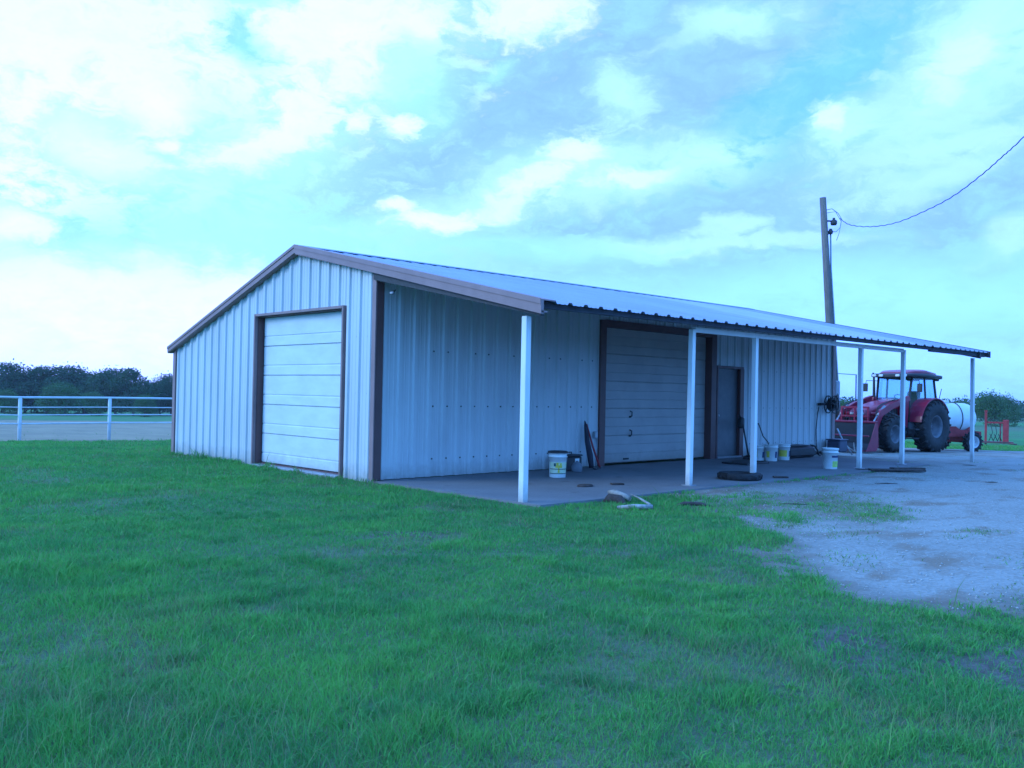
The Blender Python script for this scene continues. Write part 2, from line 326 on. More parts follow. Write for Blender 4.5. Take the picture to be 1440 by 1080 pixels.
def axis_coords(c0, near, step, far, growth):
    a = list(np.arange(-near, near+1e-6, step)); s_ = step; v = near
    while v < far: s_ *= growth; v += s_; a.append(v); a.insert(0, -v)
    return np.array(a)+c0
gx = axis_coords(8, 24, .2, 1500, 1.09); gy = axis_coords(-2, 24, .2, 1500, 1.09)
def sheet(name, gx, gy, zf, mats):
    X, Y = np.meshgrid(gx, gy, indexing='ij'); Zz = zf(X, Y)
    n, m = X.shape; I = np.arange(n*m).reshape(n, m)
    q = np.stack([I[:-1, :-1], I[1:, :-1], I[1:, 1:], I[:-1, 1:]], -1).reshape(-1, 4)
    return npmesh(name, np.stack([X, Y, Zz], -1).reshape(-1, 3), q, None, mats, True)

def gmat(name, build):
    m = bpy.data.materials.new(name); m.use_nodes = True; t = m.node_tree; b = t.nodes['Principled BSDF']; b.inputs['Roughness'].default_value = .9; b.inputs['Specular IOR Level'].default_value = .15
    tcn = nn(t, 'ShaderNodeTexCoord'); build(t, b, tcn.outputs['Object']); return m
def tn(t, vec, scale, detail=5, rough=.6, lo=.35, hi=.65, sc=None):
    if sc:
        mm = nn(t, 'ShaderNodeMapping'); mm.inputs['Scale'].default_value = sc; t.links.new(vec, mm.inputs[0]); vec = mm.outputs[0]
    n = nn(t, 'ShaderNodeTexNoise'); n.inputs['Scale'].default_value = scale; n.inputs['Detail'].default_value = detail; n.inputs['Roughness'].default_value = rough
    t.links.new(vec, n.inputs['Vector']); q = nn(t, 'ShaderNodeMapRange'); t.links.new(n.outputs[0], q.inputs[0]); q.inputs[1].default_value = lo; q.inputs[2].default_value = hi
    return q.outputs[0]
def bump(t, b, h, s_=.5, d=.03):
    bn = nn(t, 'ShaderNodeBump'); bn.inputs['Strength'].default_value = s_; bn.inputs['Distance'].default_value = d
    t.links.new(h, bn.inputs['Height']); t.links.new(bn.outputs[0], b.inputs['Normal'])
def g_ground(t, b, v):
    c = mixc(t, tn(t, v, .25), (.045, .22, .065), (.065, .28, .08))
    c = mixc(t, tn(t, v, 1.1, lo=.45, hi=.75), c, (.055, .16, .05))
    c = mixc(t, tn(t, v, .012, 4, lo=.42, hi=.58), c, (.13, .17, .10))
    c = mixc(t, tn(t, v, 14, lo=.3, hi=.7), c, mixc(t, .4, c, (.03, .06, .03)))
    wa = nn(t, 'ShaderNodeAttribute', attribute_name='worn')
    c = mixc(t, wa.outputs['Fac'], c, mixc(t, tn(t, v, 9, 4), (.09, .078, .065), (.15, .135, .12)))
    t.links.new(c, b.inputs['Base Color']); bump(t, b, tn(t, v, 30, lo=0, hi=1), .8, .05)
def g_gravel(t, b, v):
    c = mixc(t, tn(t, v, .5, 6), (.275, .255, .22), (.20, .185, .155))
    vo = nn(t, 'ShaderNodeTexVoronoi'); vo.inputs['Scale'].default_value = 38; t.links.new(v, vo.inputs['Vector'])
    sp = nn(t, 'ShaderNodeSeparateColor'); t.links.new(vo.outputs['Color'], sp.inputs[0])
    c = mixc(t, math_n(t, 'MULTIPLY', sp.outputs[0], .35), c, (.45, .45, .44))
    c = mixc(t, math_n(t, 'MULTIPLY', sp.outputs[1], .30), c, (.2, .18, .16))
    c = mixc(t, math_n(t, 'MULTIPLY', tn(t, v, .9, 5, lo=.52, hi=.64, sc=(1, 1.8, 1)), .8), c, (.19, .135, .095))
    ea = nn(t, 'ShaderNodeAttribute', attribute_name='edge'); c = mixc(t, math_n(t, 'MULTIPLY', ea.outputs['Fac'], .75), c, mixc(t, tn(t, v, 6, 5), (.10, .085, .065), (.18, .15, .12)))
    c = mixc(t, math_n(t, 'MULTIPLY', tn(t, v, 6, 5, lo=.6, hi=.7), .5), c, (.17, .14, .11))
    t.links.new(c, b.inputs['Base Color']); bump(t, b, vo.outputs['Distance'], .6, .012)
def g_arena(t, b, v):
    c = mixc(t, tn(t, v, .3, 6, sc=(1, 1, 1)), (.33, .265, .165), (.235, .195, .125))
    c = mixc(t, math_n(t, 'MULTIPLY', tn(t, v, 1.5, 6, lo=.5, hi=.7), .6), c, (.17, .15, .11))
    t.links.new(c, b.inputs['Base Color']); bump(t, b, tn(t, v, 5, lo=0, hi=1), 1, .1)
def g_slab(t, b, v):
    c = mixc(t, tn(t, v, .8, 6), (.19, .185, .19), (.145, .14, .145))
    c = mixc(t, math_n(t, 'MULTIPLY', tn(t, v, 2.2, 4, lo=.62, hi=.7), .7), c, (.09, .08, .075))
    c = mixc(t, math_n(t, 'MULTIPLY', tn(t, v, 25, 4), .25), c, (.25, .25, .25))
    t.links.new(c, b.inputs['Base Color']); bump(t, b, tn(t, v, 40, lo=0, hi=1), .3, .01); b.inputs['Roughness'].default_value = .8
def g_pale(t, b, v):
    c = mixc(t, tn(t, v, .05, 5), (.30, .30, .20), (.22, .25, .15)); t.links.new(c, b.inputs['Base Color'])
WORN = [np.array(p) for p in ([(-2.75, -8.55), (-2.3, -8.75), (-2.75, -9.25), (-2.45, -9.4), (-1.5, -10.1), (-2.1, -10.5), (-3.0, -9.6), (-3.3, -9.2)], [(-4.0, -10.4), (-3.6, -10.6), (-3.9, -10.9), (-4.3, -10.7)], [(-2.6, -3.9), (-2.2, -4.3), (-2.4, -4.5), (-2.9, -4.1)])]
def worn(x, y):
    d_ = np.maximum.reduce([sdist(p, x, y) for p in WORN])
    return sm(-.12, .16, d_+(fbm(x*2.5, y*2.5)-.5)*.8)
gob = sheet('ground', gx, gy, hgt, [gmat('lawn_soil', g_ground)]); tag(gob, 'green lawn and pasture ground', kind='structure')
X_, Y_ = np.meshgrid(gx, gy, indexing='ij'); wv_ = np.maximum(worn(X_, Y_), .8*sm(-.55, -.05, gsd(X_, Y_)))
at = gob.data.attributes.new('worn', 'FLOAT', 'POINT'); at.data.foreach_set('value', wv_.ravel().astype(np.float32))
def grav_z(X, Y):
    return hgt(X, Y)+.012+np.clip(gsd(X, Y)*.16, -.12, 0)
qx, qy = np.arange(-3, 42, .16), np.arange(-35, 10.5, .16)
gv = sheet('gravel_yard', qx, qy, grav_z, [gmat('limestone_gravel', g_gravel)])
X_, Y_ = np.meshgrid(qx, qy, indexing='ij'); TONG = np.array([(1.2, -4.4), (3.0, -3.95), (4.3, -4.6), (4.9, -5.3), (4.4, -6.1), (3.2, -6.9), (2.3, -7.2), (1.4, -6.4), (.5, -6.0)])
ed_ = np.maximum(1-sm(0, .75, gsd(X_, Y_)), .75*sm(-.2, .5, sdist(TONG, X_, Y_)+(fbm(X_*2, Y_*2)-.5)*1.4)); ed_ = np.where((X_ > 14) | (Y_ < -12), ed_*.4, ed_)
at = gv.data.attributes.new('edge', 'FLOAT', 'POINT'); at.data.foreach_set('value', ed_.ravel().astype(np.float32))
tag(gv, 'pale limestone gravel yard in front of the open shed', kind='structure')

def cp(Zd, Ld): return (CAM.x+Zd*F2[0]+Ld*L2[0], CAM.y+Zd*F2[1]+Ld*L2[1])   # map point: metres ahead, metres left
FA = np.array((.47, 20.18)); FD = np.array((3.14, 19.83))-FA; FD = FD/np.linalg.norm(FD); FN = np.array((-FD[1], FD[0]))
def aren_z(X, Y):
    u_ = (X-FA[0])*FD[0]+(Y-FA[1])*FD[1]; v_ = (X-FA[0])*FN[0]+(Y-FA[1])*FN[1]
    s_ = np.minimum(np.minimum(v_+.35, 92-v_), np.minimum(u_+90, 60-u_))+(fbm(X*.6, Y*.6, 3)-.5)*1.2
    return hgt(X, Y)+.05+np.clip(s_*.1, -.5, 0)
tag(sheet('dirt_arena', np.arange(-70, 75, .8), np.arange(17, 124, .8), aren_z, [gmat('pale_arena_dirt', g_arena)]), 'pale dirt paddock behind the white pipe fence', kind='structure')

def catmull(P_, n=8):
    P_ = [Vector(p) for p in P_]; out = []
    for i in range(len(P_)-1):
        p0 = P_[max(i-1, 0)]; p1 = P_[i]; p2 = P_[i+1]; p3 = P_[min(i+2, len(P_)-1)]
        for k in range(n):
            t_ = k/n; out.append(.5*((2*p1)+(p2-p0)*t_+(2*p0-5*p1+4*p2-p3)*t_*t_+(3*p1-p0-3*p2+p3)*t_**3))
    out.append(P_[-1]); return out
catm = catmull
# ------------------------------------------------------------------ building
EY, HE = -3.63, 2.547; RY, HR = 2.27, 3.84; LY, HL = 7.35, 2.223
WX = 15.16; WY = 7.31
RISE = .0062
def rz(x, y):      # roof sheet height
    if y <= RY: z = HE+(HR-HE)*(y-EY)/(RY-EY)
    else: z = HR+(HL-HR)*(y-RY)/(LY-RY)
    return z+RISE*max(0, x)
slab = MB().box((6.25, -1.8, -.30), (12.5, 3.6, .6)).build('concrete_slab', gmat('worn_concrete', g_slab))
tag(slab, 'worn concrete porch slab under the open shed roof', kind='structure')
for i in range(1): pass
barn = empty('metal_barn', (0, 0, 0), label='pale ribbed metal barn with brown trim and a lean-to porch on white posts', cat='barn')
def profile(u0, u1, first=.1525, p=.305):
    pts = [(u0, 0)]
    k = math.floor((u0-first)/p)-1
    while True:
        c = first+k*p; k += 1
        if c-.05 > u1: break
        for du, o in ((-.052, 0), (-.03, .031), (.03, .031), (.052, 0), (.088, 0), (.098, .006), (.112, .006), (.122, 0), (.183, 0), (.193, .006), (.207, .006), (.217, 0)):
            u_ = c+du
            if u0+.004 < u_ < u1-.004: pts.append((u_, o))
    pts.append((u1, 0)); return pts
def wallstrip(mb, u0, u1, zb, zt, place):
    P_ = profile(u0, u1)
    for (a, oa), (b, ob) in zip(P_[:-1], P_[1:]):
        mb.add([place(a, oa, zb(a)), place(b, ob, zb(b)), place(b, ob, zt(b)), place(a, oa, zt(a))], [(0, 1, 2, 3)])
G0 = lambda u: -.06
# gable wall with the opening
DL, DR, DH = 3.76, .87, 2.73
gp = lambda u, o, z: (-o, u, z)
mb = MB(); zt = lambda u: rz(0, u)-.05
wallstrip(mb, .05, DR, G0, zt, gp); wallstrip(mb, DR, DL, lambda u: DH, zt, gp)
wallstrip(mb, DL, RY, G0, zt, gp) if DL < RY else None
wallstrip(mb, DL, WY, lambda u: -.45, zt, gp)
mb.mi = 1
for row in (.45, 1.35, 2.25):
    k = 0
    while .1525+k*.305 < WY:
        y = .1525+k*.305+.07; k += 1
        if DR-.1 < y < DL+.1 and row < DH: continue
        if row < zt(y)-.1: mb.box((-.005, y, row), (.01, .012, .012))
mb.build('gable_wall', [WALL, GREYM], barn)
# porch wall with two openings
D1, D2, DHP = 5.38, 9.27, 2.80; W1, W2, WH = 9.42, 10.52, 2.10
pp = lambda u, o, z: (u, -o, z)
zp = lambda u: rz(u, 0)-.06
mb = MB()
wallstrip(mb, .05, D1, lambda u: .01, zp, pp); wallstrip(mb, D1, D2, lambda u: DHP, zp, pp)
wallstrip(mb, D2, W1, lambda u: .01, zp, pp); wallstrip(mb, W1, W2, lambda u: WH, zp, pp); wallstrip(mb, W2, WX, lambda u: .01, zp, pp)
mb.mi = 1
for row in (.3, 1.16, 2.06):
    k = 0
    while .1525+k*.305 < WX:
        x = .1525+k*.305+.075; k += 1
        if D1-.15 < x < D2+.15 or (W1-.1 < x < W2+.1 and row < WH): continue
        if (x < .9) or (k % 3 == 0 and row > 2): continue
        mb.box((x, -.007, row), (.02, .014, .022))
mb.build('porch_wall', [WALL, DARK], barn)
mb = MB(); wallstrip(mb, .05, WY, lambda u: -.6, lambda u: rz(WX, u)-.05, lambda u, o, z: (WX+o, u, z)); mb.build('far_gable_wall', WALL, barn)
mb = MB(); wallstrip(mb, 0, WX, lambda u: -.7, lambda u: rz(u, WY)-.04, lambda u, o, z: (u, WY+o, z)); mb.build('back_wall', WALL, barn)
# roof: three runs of sheets in slightly different metal; far edge is skewed
def xr(xs, t):     # x of a sheet line: t=0 at eave, 1 at ridge
    k = min(1, xs/16.15); return xs+(0 if xs < 13 else -1.6*t*(xs-13)/3.15)+(1.1*(t-.5) if 7 < xs < 13 else 0)*min(1, (xs-7)/1.2)*(1 if xs < 11.9 else (13-xs)/1.1)
def roofrun(u0, u1, mt, lift=0):
    P_ = profile(u0, u1); mb = MB(); N = 4
    for (a, oa), (b, ob) in zip(P_[:-1], P_[1:]):
        for j in range(N):
            t0, t1 = j/N, (j+1)/N
            def pt(u_, o_, t): y = EY+(RY-EY)*t; x = xr(u_, t); return (x, y, rz(x, y)+o_+lift)
            mb.add([pt(a, oa, t0), pt(b, ob, t0), pt(b, ob, t1), pt(a, oa, t1)], [(0, 1, 2, 3)])
        def pb(u_, o_, t): y = RY+(LY+.08-RY)*t; x = xr(u_, 1); return (x, y, rz(x, y)+o_+lift)
        mb.add([pb(a, oa, 0), pb(b, ob, 0), pb(b, ob, 1), pb(a, oa, 1)], [(0, 1, 2, 3)])
    return mb.build('roof_sheet', mt, barn)
roofrun(-.08, 8.54, ROOFA); roofrun(8.54, 12.2, ROOFB); roofrun(12.2, 16.15, ROOFC)
# ridge cap
mb = MB()
for sgn in (-1, 1):
    ye = RY+sgn*.17
    vs = []
    for x in (-.1, 14.6):
        vs += [(x, RY, rz(x, RY)+.052), (x, ye, rz(x, ye)+.045), (x, ye, rz(x, ye)+.037)]
    mb.add(vs, [(0, 3, 4, 1), (1, 4, 5, 2)])
mb.build('ridge_cap', ROOFC, barn)
# rake trim: two stepped bands and a top flashing
def rake(mb, y0, y1, x0, hgt_, dz=0, th=.05, tx=0):
    n = 1
    h0, h1 = hgt_ if isinstance(hgt_, tuple) else (hgt_, hgt_)
    pts = [(y0, rz(tx, y0)+dz), (y1, rz(tx, y1)+dz), (y1, rz(tx, y1)+dz-h1), (y0, rz(tx, y0)+dz-h0)]
    mb.prism(pts, x0, x0+th, 'X')
mb = MB()
rake(mb, EY-.05, RY, -.14, (.185, .15), .045); rake(mb, EY-.05, RY, -.152, .07, .052, .012)
rake(mb, RY, LY+.1, -.14, (.135, .115), .045); rake(mb, RY, LY+.1, -.152, .05, .052, .012)
rake(mb, EY-.05, RY, -.09, .016, .046, .22); rake(mb, RY, LY+.1, -.09, .016, .046, .22)
rake(mb, EY-.05, RY, -.13, .02, -.10, .11); rake(mb, RY, LY+.1, -.13, .02, -.065, .11)
mb.build('rake_trim', BROWN, barn)
mb = MB(); mb.prism([(EY, rz(0, EY)-.02), (0, rz(0, 0)-.05), (0, rz(0, 0)-.23), (EY, rz(0, EY)-.17)], -.08, -.03, 'X'); mb.build('rake_beam', DARK, barn)
# corner trims
mb = MB(); mb.box((-.045, .005, 1.6), (.02, .10, 3.16)); mb.build('corner_trim', BROWN, barn)
mb = MB(); mb.box((.03, -.045, 1.55), (.125, .02, 3.06)); mb.build('corner_trim', BROWND, barn)  # porch side of the corner, its shade put in by the darker brown
mb = MB(); mb.box((-.046, WY-.03, .88), (.02, .12, 2.56)); mb.box((.05, WY+.043, .88), (.17, .016, 2.56)); mb.build('corner_trim', BROWN, barn)
mb = MB(); mb.box((WX-.04, -.046, 1.52), (.15, .018, 3.03)); mb.box((WX+.048, .06, 1.4), (.018, .2, 3.2)); mb.build('corner_trim', BROWN, barn)
# roll up door in the gable, set back in a brown lined opening
door = MB()
zb, ztp = .03, DH-.02; xd = .125; nP = 5
ph = (ztp-zb)/nP
for i in range(nP):
    z0 = zb+i*ph
    prof = [(z0+.006, .0), (z0+.012, -.016), (z0+ph*.30, -.016), (z0+ph*.32, -.006), (z0+ph*.345, -.006), (z0+ph*.365, -.016), (z0+ph-.012, -.016), (z0+ph-.004, 0)]
    vs = []
    for (z, o) in prof: vs += [(xd+o, DR+.05, z), (xd+o, DL-.05, z)]
    door.add(vs, [(2*j, 2*j+1, 2*j+3, 2*j+2) for j in range(len(prof)-1)])
door.box((xd+.03, (DL+DR)/2, (zb+ztp)/2), (.04, DL-DR-.06, ztp-zb))
gd = door.build('garage_door', DOORW, barn); gd['label'] = 'white sectional garage door in the gable wall'
mb = MB(); mb.box((xd-.02, (DL+DR)/2, .015), (.05, DL-DR-.1, .018)); mb.build('bottom_seal', BROWND, gd)
MB().rbox((.06, (DL+DR)/2, -.05), (.34, DL-DR-.05, .11), .01).build('door_sill', GREYM, gd)
mb = MB()
mb.box((-.03, DL+.015, DH/2), (.08, .04, DH+.07)); mb.box((-.03, DR-.015, DH/2), (.08, .04, DH+.07)); mb.box((-.03, (DL+DR)/2, DH+.014), (.078, DL-DR-.03, .042))
mb.mi = 1
mb.box((.07, DL-.01, DH/2), (.15, .03, DH)); mb.box((.07, DR+.01, DH/2), (.15, .03, DH)); mb.box((.07, (DL+DR)/2, DH-.01), (.15, DL-DR-.04, .03))
mb.build('door_frame', [BROWN, BROWND], gd)
# porch garage door
mb = MB(); nP = 5; zb, ztp = .03, DHP-.02; ph = (ztp-zb)/nP; yd = .12
for i in range(nP):
    z0 = zb+i*ph
    prof = [(z0+.006, .014), (z0+.014, 0), (z0+ph*.32, 0), (z0+ph*.335, .006), (z0+ph*.35, 0), (z0+ph*.65, 0), (z0+ph*.665, .006), (z0+ph*.68, 0), (z0+ph-.01, 0), (z0+ph-.003, .009)]
    vs = []
    for (z, o) in prof: vs += [(D1+.05, yd+o, z), (D2-.05, yd+o, z)]
    mb.add(vs, [(2*j, 2*j+1, 2*j+3, 2*j+2) for j in range(len(prof)-1)])
mb.box(((D1+D2)/2, yd+.04, (zb+ztp)/2), (D2-D1-.06, .04, ztp-zb))
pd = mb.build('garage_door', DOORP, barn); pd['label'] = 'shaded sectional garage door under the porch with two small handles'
for z in (1.02, .63):
    mb = MB(); x0 = 6.47; mb.tube([(x0, yd, z+.06), (x0, yd-.05, z+.04), (x0, yd-.05, z-.04), (x0, yd, z-.06)], .012, 6); mb.box((x0, yd-.004, z-.06), (.07, .008, .04)); mb.build('door_handle', DARK, pd)
mb = MB(); mb.box((6.35, yd-.01, .1), (.16, .02, .035)); mb.build('foot_latch', DARK, pd)
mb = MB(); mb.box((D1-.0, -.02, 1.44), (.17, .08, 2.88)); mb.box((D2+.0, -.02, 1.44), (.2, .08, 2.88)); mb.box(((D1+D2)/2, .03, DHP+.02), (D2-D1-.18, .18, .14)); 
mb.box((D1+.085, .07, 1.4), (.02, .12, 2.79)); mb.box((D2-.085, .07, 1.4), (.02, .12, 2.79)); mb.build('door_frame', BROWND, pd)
# walk door
mb = MB(); mb.box(((W1+W2)/2, .075, 1.05), (W2-W1-.14, .045, 2.04)); wd = mb.build('walk_door', mat('grey_walk_door_paint', (.13, .125, .13), .5), barn, bevel=.004)
mb = MB(); mb.lathe([(0, -.02), (.028, -.015), (.03, 0), (.014, .02), (.012, .05)], (W1+.16, .01, .98), 'Y', 14); mb.build('door_knob', GREYM, wd)
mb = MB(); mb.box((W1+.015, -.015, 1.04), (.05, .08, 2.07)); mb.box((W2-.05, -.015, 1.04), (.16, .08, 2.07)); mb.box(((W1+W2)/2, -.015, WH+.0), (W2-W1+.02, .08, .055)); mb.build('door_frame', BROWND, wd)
mb = MB(); mb.box(((W1+W2)/2, -.02, .02), (W2-W1-.1, .1, .035)); mb.build('threshold', GREYM, wd)
# posts, header and eave beam
PY = -3.24
for i, (x, dxt, zt_) in enumerate(((.05, 0, 2.40), (3.74, .02, 2.47), (5.65, 0, 2.46), (9.75, 0, 2.49), (11.86, 0, 2.53), (16.2, -.06, 2.53))):
    zb_ = hz(x, PY)-.25 if x > 12.5 or x < .1 else 0
    mb = MB(); w_ = .085 if i else .092
    d = w_/2
    mb.add([(x-d, PY-d, zb_), (x+d, PY-d, zb_), (x+d, PY+d, zb_), (x-d, PY+d, zb_), (x-d+dxt, PY-d, zt_), (x+d+dxt, PY-d, zt_), (x+d+dxt, PY+d, zt_), (x-d+dxt, PY+d, zt_)],
           [(0, 3, 2, 1), (4, 5, 6, 7), (0, 1, 5, 4), (1, 2, 6, 5), (2, 3, 7, 6), (3, 0, 4, 7)])
    p_ = mb.build('porch_post', WHITE, barn, bevel=.008)
    if 0 < i < 5: MB().box((x, PY, .006), (.17, .17, .012)).build('base_plate', GREYM, p_)
def beam(mb, x0, x1, y, z0, z1, hgt_, wd_):
    mb.add([(x0, y-wd_/2, z0), (x0, y+wd_/2, z0), (x0, y+wd_/2, z0-hgt_), (x0, y-wd_/2, z0-hgt_), (x1, y-wd_/2, z1), (x1, y+wd_/2, z1), (x1, y+wd_/2, z1-hgt_), (x1, y-wd_/2, z1-hgt_)],
           [(0, 1, 2, 3), (7, 6, 5, 4), (0, 4, 5, 1), (1, 5, 6, 2), (2, 6, 7, 3), (3, 7, 4, 0)])
mb = MB(); beam(mb, 3.80, 11.80, PY, 2.505, 2.555, .08, .07); mb.build('header_beam', WHITE, barn)
mb = MB(); beam(mb, -.03, 12.6, EY+.10, rz(0, EY)+.01, rz(12.6, EY)+.01, .075, .05); beam(mb, 12.6, 16.1, EY+.12, rz(12.6, EY), rz(16.1, EY), .10, .06); mb.build('eave_beam', mat('under_eave_shadow_steel', (.055, .058, .07), .8, spec=.15), barn)  # beam colour darkened to carry the shadow under the eave
mb = MB()
for y in (-2.4, -1.2): beam(mb, .02, 15.6, y, rz(0, y)-.01, rz(15.6, y)-.01, .12, .05)
for y in (.8, 3.5, 5): beam(mb, .05, 14.5, y, rz(0, y)-.01, rz(14.5, y)-.01, .12, .05)
mb.build('purlins', DARK, barn)
mb = MB(); mb.prism([(EY+.02, rz(16, EY)-.03), (0, rz(15.3, 0)-.03), (0, rz(15.3, 0)-.15), (EY+.02, rz(16, EY)-.16)], 15.55, 15.62, 'X')
mb.build('rafter', DARK, barn)
# end flashing at the far rake (skewed)
mb = MB(); a = Vector((16.15, EY-.03, rz(16.15, EY))); b = Vector((14.55, RY, rz(14.55, RY)))
mb.add([a+Vector((0, 0, .04)), b+Vector((0, 0, .04)), b+Vector((0, 0, -.1)), a+Vector((0, 0, -.12)), a+Vector((-.03, 0, .04)), b+Vector((-.03, 0, .04)), b+Vector((-.03, 0, -.1)), a+Vector((-.03, 0, -.12))], [(0, 1, 2, 3), (7, 6, 5, 4), (0, 4, 5, 1), (3, 2, 6, 7), (0, 3, 7, 4)])
mb.build('far_rake_trim', DARK, barn)
mb = MB(); mb.tube([(.3, -.06, 2.98), (.16, -.2, 2.93), (.05, -.32, 2.9)], .012, 6); mb.rbox((.02, -.36, 2.89), (.05, .08, .04), .01); mb.build('wire_bracket', GREYM, barn)
mb = MB(); mb.rbox((5.2, -.04, .62), (.09, .06, .13), .01); mb.tube([(5.22, -.04, .56), (5.24, -.05, .3), (5.22, -.04, .02)], .008, 6); mb.build('outlet_box', GREYM, barn)

# meter box and conduit beyond the far corner
mb = MB(); mb.rbox((15.36, .02, 1.72), (.26, .14, .40), .02); mb.rbox((15.25, .06, 1.72), (.16, .08, .1), .01); mb.build('meter_box', GREYM, barn)

# ------------------------------------------------------------------ things on the porch
def bucket(x, y, label, rot=0, h=.37, r=.15, lid=None, design='plant', group='plastic buckets on the porch', z=0):
    b = empty('bucket', (x, y, z+.001), rot, label=label, cat='bucket', group=group)
    mb = MB(); r0 = r*.87
    mb.lathe([(0, .0), (r0, 0), (r0+.002, .006), (r*.97, h*.80), (r*1.06, h*.81), (r*1.06, h*.85), (r*.985, h*.86), (r*1.0, h*.94), (r*1.06, h*.945), (r*1.06, h), (r*.96, h), (r*.94, h*.9), (r0*.93, .02), (0, .018)], n=36)
    mb.build('shell', PLAST, b)
    if lid: MB().lathe([(0, h+.012), (r*.9, h+.012), (r*.95, h+.022), (r*1.08, h+.016), (r*1.1, h-.012), (r*1.07, h-.012)], n=36).build('lid', lid, b)
    # printed label: curved patch proud of the shell, facing local -Y
    def patch(mb, a0, a1, z0, z1, off=.0025):
        n = 10; vs = []
        for k in range(n+1):
            a = R(-90)+a0+(a1-a0)*k/n
            for zz in (z0, z1):
                rr = r0+(r*.97-r0)*min(1, zz/(h*.8))+off; vs.append((rr*math.cos(a), rr*math.sin(a), zz))
        mb.add(vs, [(2*k, 2*k+2, 2*k+3, 2*k+1) for k in range(n)])
    if design == 'plant':
        patch(q := MB(), -1.25, 1.25, h*.18, h*.62); q.build('label', mat('pale_green_label', (.50, .58, .30), .5, 0, .2, 30, col2=(.62, .66, .55)), b)
        q = MB(); patch(q, -.12, .08, h*.2, h*.5, .004); patch(q, -.42, .38, h*.40, h*.5, .0045); patch(q, -.3, -.05, h*.5, h*.6, .004); patch(q, .1, .32, h*.5, h*.58, .004); q.build('plant_print', YEL, b)
        q = MB(); patch(q, -1.25, 1.25, h*.15, h*.18, .003); patch(q, -1.2, 1.1, h*.33, h*.36, .0055); patch(q, -.6, -.35, h*.45, h*.58, .005); q.build('dark_bands', mat('dark_green_print', (.03, .09, .08), .5), b)
    elif design == 'yellow':
        q = MB(); patch(q, -1.35, -.05, h*.22, h*.62); q.build('label', YEL, b)
        q = MB(); patch(q, .35, .75, h*.22, h*.58, .003); q.build('blue_print', NAVY, b)
    elif design == 'navy':
        q = MB(); patch(q, .15, .6, h*.2, h*.58); q.build('blue_print', NAVY, b)
        q = MB(); patch(q, -1.3, -.75, h*.22, h*.6); q.build('label', YEL, b)
    elif design == 'green':
        q = MB(); patch(q, -.3, 1.1, h*.1, h*.4); q.build('label', mat('lime_label_print', (.42, .60, .14), .5, 0, .2, 25), b)
        q = MB(); patch(q, -.4, 1.15, h*.58, h*.67); q.build('dark_band', NAVY, b)
    q = MB(); pts = []
    for k in range(13):
        a = math.pi*k/12; pts.append((r*1.07*math.cos(a), -r*1.12*math.sin(a)*.55, h*.83-r*1.0*math.sin(a)))
    q.tube(pts, .003, 5); q.build('wire_handle', GREYM, b)
    return b
bucket(2.94, -1.15, 'white bucket with dark lid and yellow plant label, left of the porch garage door', R(-38), .42, .155, DARK, 'plant')
bucket(9.88, -.86, 'plain white bucket half hidden behind the third porch post', R(-30), .34, .14, None, 'navy')
bucket(9.98, -1.02, 'white bucket with a dark blue print and a crooked stick standing in it', R(-30), .37, .15, None, 'navy').location = (10.0, -1.1, .001)
bucket(10.55, -1.1, 'white bucket with a large yellow label beside the black bag', R(-25), .37, .15, None, 'yellow')
bucket(9.13, -2.92, 'white bucket with a lime green label standing forward near the edge of the slab', R(-28), .40, .155, PLAST, 'green')
mb = MB(); mb.tube([(10.12, -1.1, .04), (9.99, -1.02, .42), (9.85, -.98, .55), (9.74, -.95, .78), (9.72, -.93, .84)], [.014, .013, .013, .012, .014], 7); o = mb.build('stick', DARK); tag(o, 'thin dark crooked stick standing in a white bucket', 'stick')
# lying tyre
def tyre_mb(Ro, Ri, W, axis='Z', lug=0, n=40, c=(0, 0, 0)):
    mb = MB(); h = W/2
    mb.lathe([(Ri, -h*.75), (Ri+.02, -h*.85), (Ri+(Ro-Ri)*.5, -h), (Ro-.05*Ro, -h*.92), (Ro-.01, -h*.7), (Ro, 0), (Ro-.01, h*.7), (Ro-.05*Ro, h*.92), (Ri+(Ro-Ri)*.5, h), (Ri+.02, h*.85), (Ri, h*.75), (Ri-.0, 0), (Ri, -h*.75)], c, axis, n)
    return mb
t = empty('old_tyre', (5.42, -3.12, .0), .3, label='dark worn tyre lying flat on the slab behind the third porch post', cat='tyre')
mb = tyre_mb(.37, .20, .115, c=(0, 0, .06))
for k in range(28):
    a = 2*math.pi*k/28; mb.box((.37*math.cos(a), .37*math.sin(a), .06+.015*(-1)**k), (.02, .05, .04), Matrix.Rotation(a, 3, 'Z'))
mb.build('carcass', RUBBER, t)
mb = MB(); mb.prism([(-.5+random.uniform(-.02, .02), -.33), (.52, -.30), (.55, .1), (.5, .33), (-.45, .30), (-.56, .05)], 0.002, .035, 'Z'); o = mb.build('door_mat', BLACK, None, (8.75, -1.2, 0), bevel=.006); o.rotation_euler = (0, 0, .05); tag(o, 'thin dark mat lying flat before the walk door', 'mat')
# black bag
bgp = empty('duffel_bag', (11.55, -.85, 0), R(-4), label='long black bag lying against the ribbed wall between the yellow label bucket and the hose', cat='bag')
mb = MB().rbox((0, 0, .15), (1.15, .42, .29), .07); mb.rbox((.62, .02, .11), (.22, .34, .2), .06); mb.rbox((-.1, -.03, .295), (.8, .3, .03), .012)
mb.build('body', BLACK, bgp, bevel=.02)
mb = MB(); mb.tube([(.5, -.1, .29), (.66, -.12, .27), (.78, -.12, .16), (.86, -.1, .06), (.95, -.1, .03)], .022, 8); mb.build('strap', BLACK, bgp)
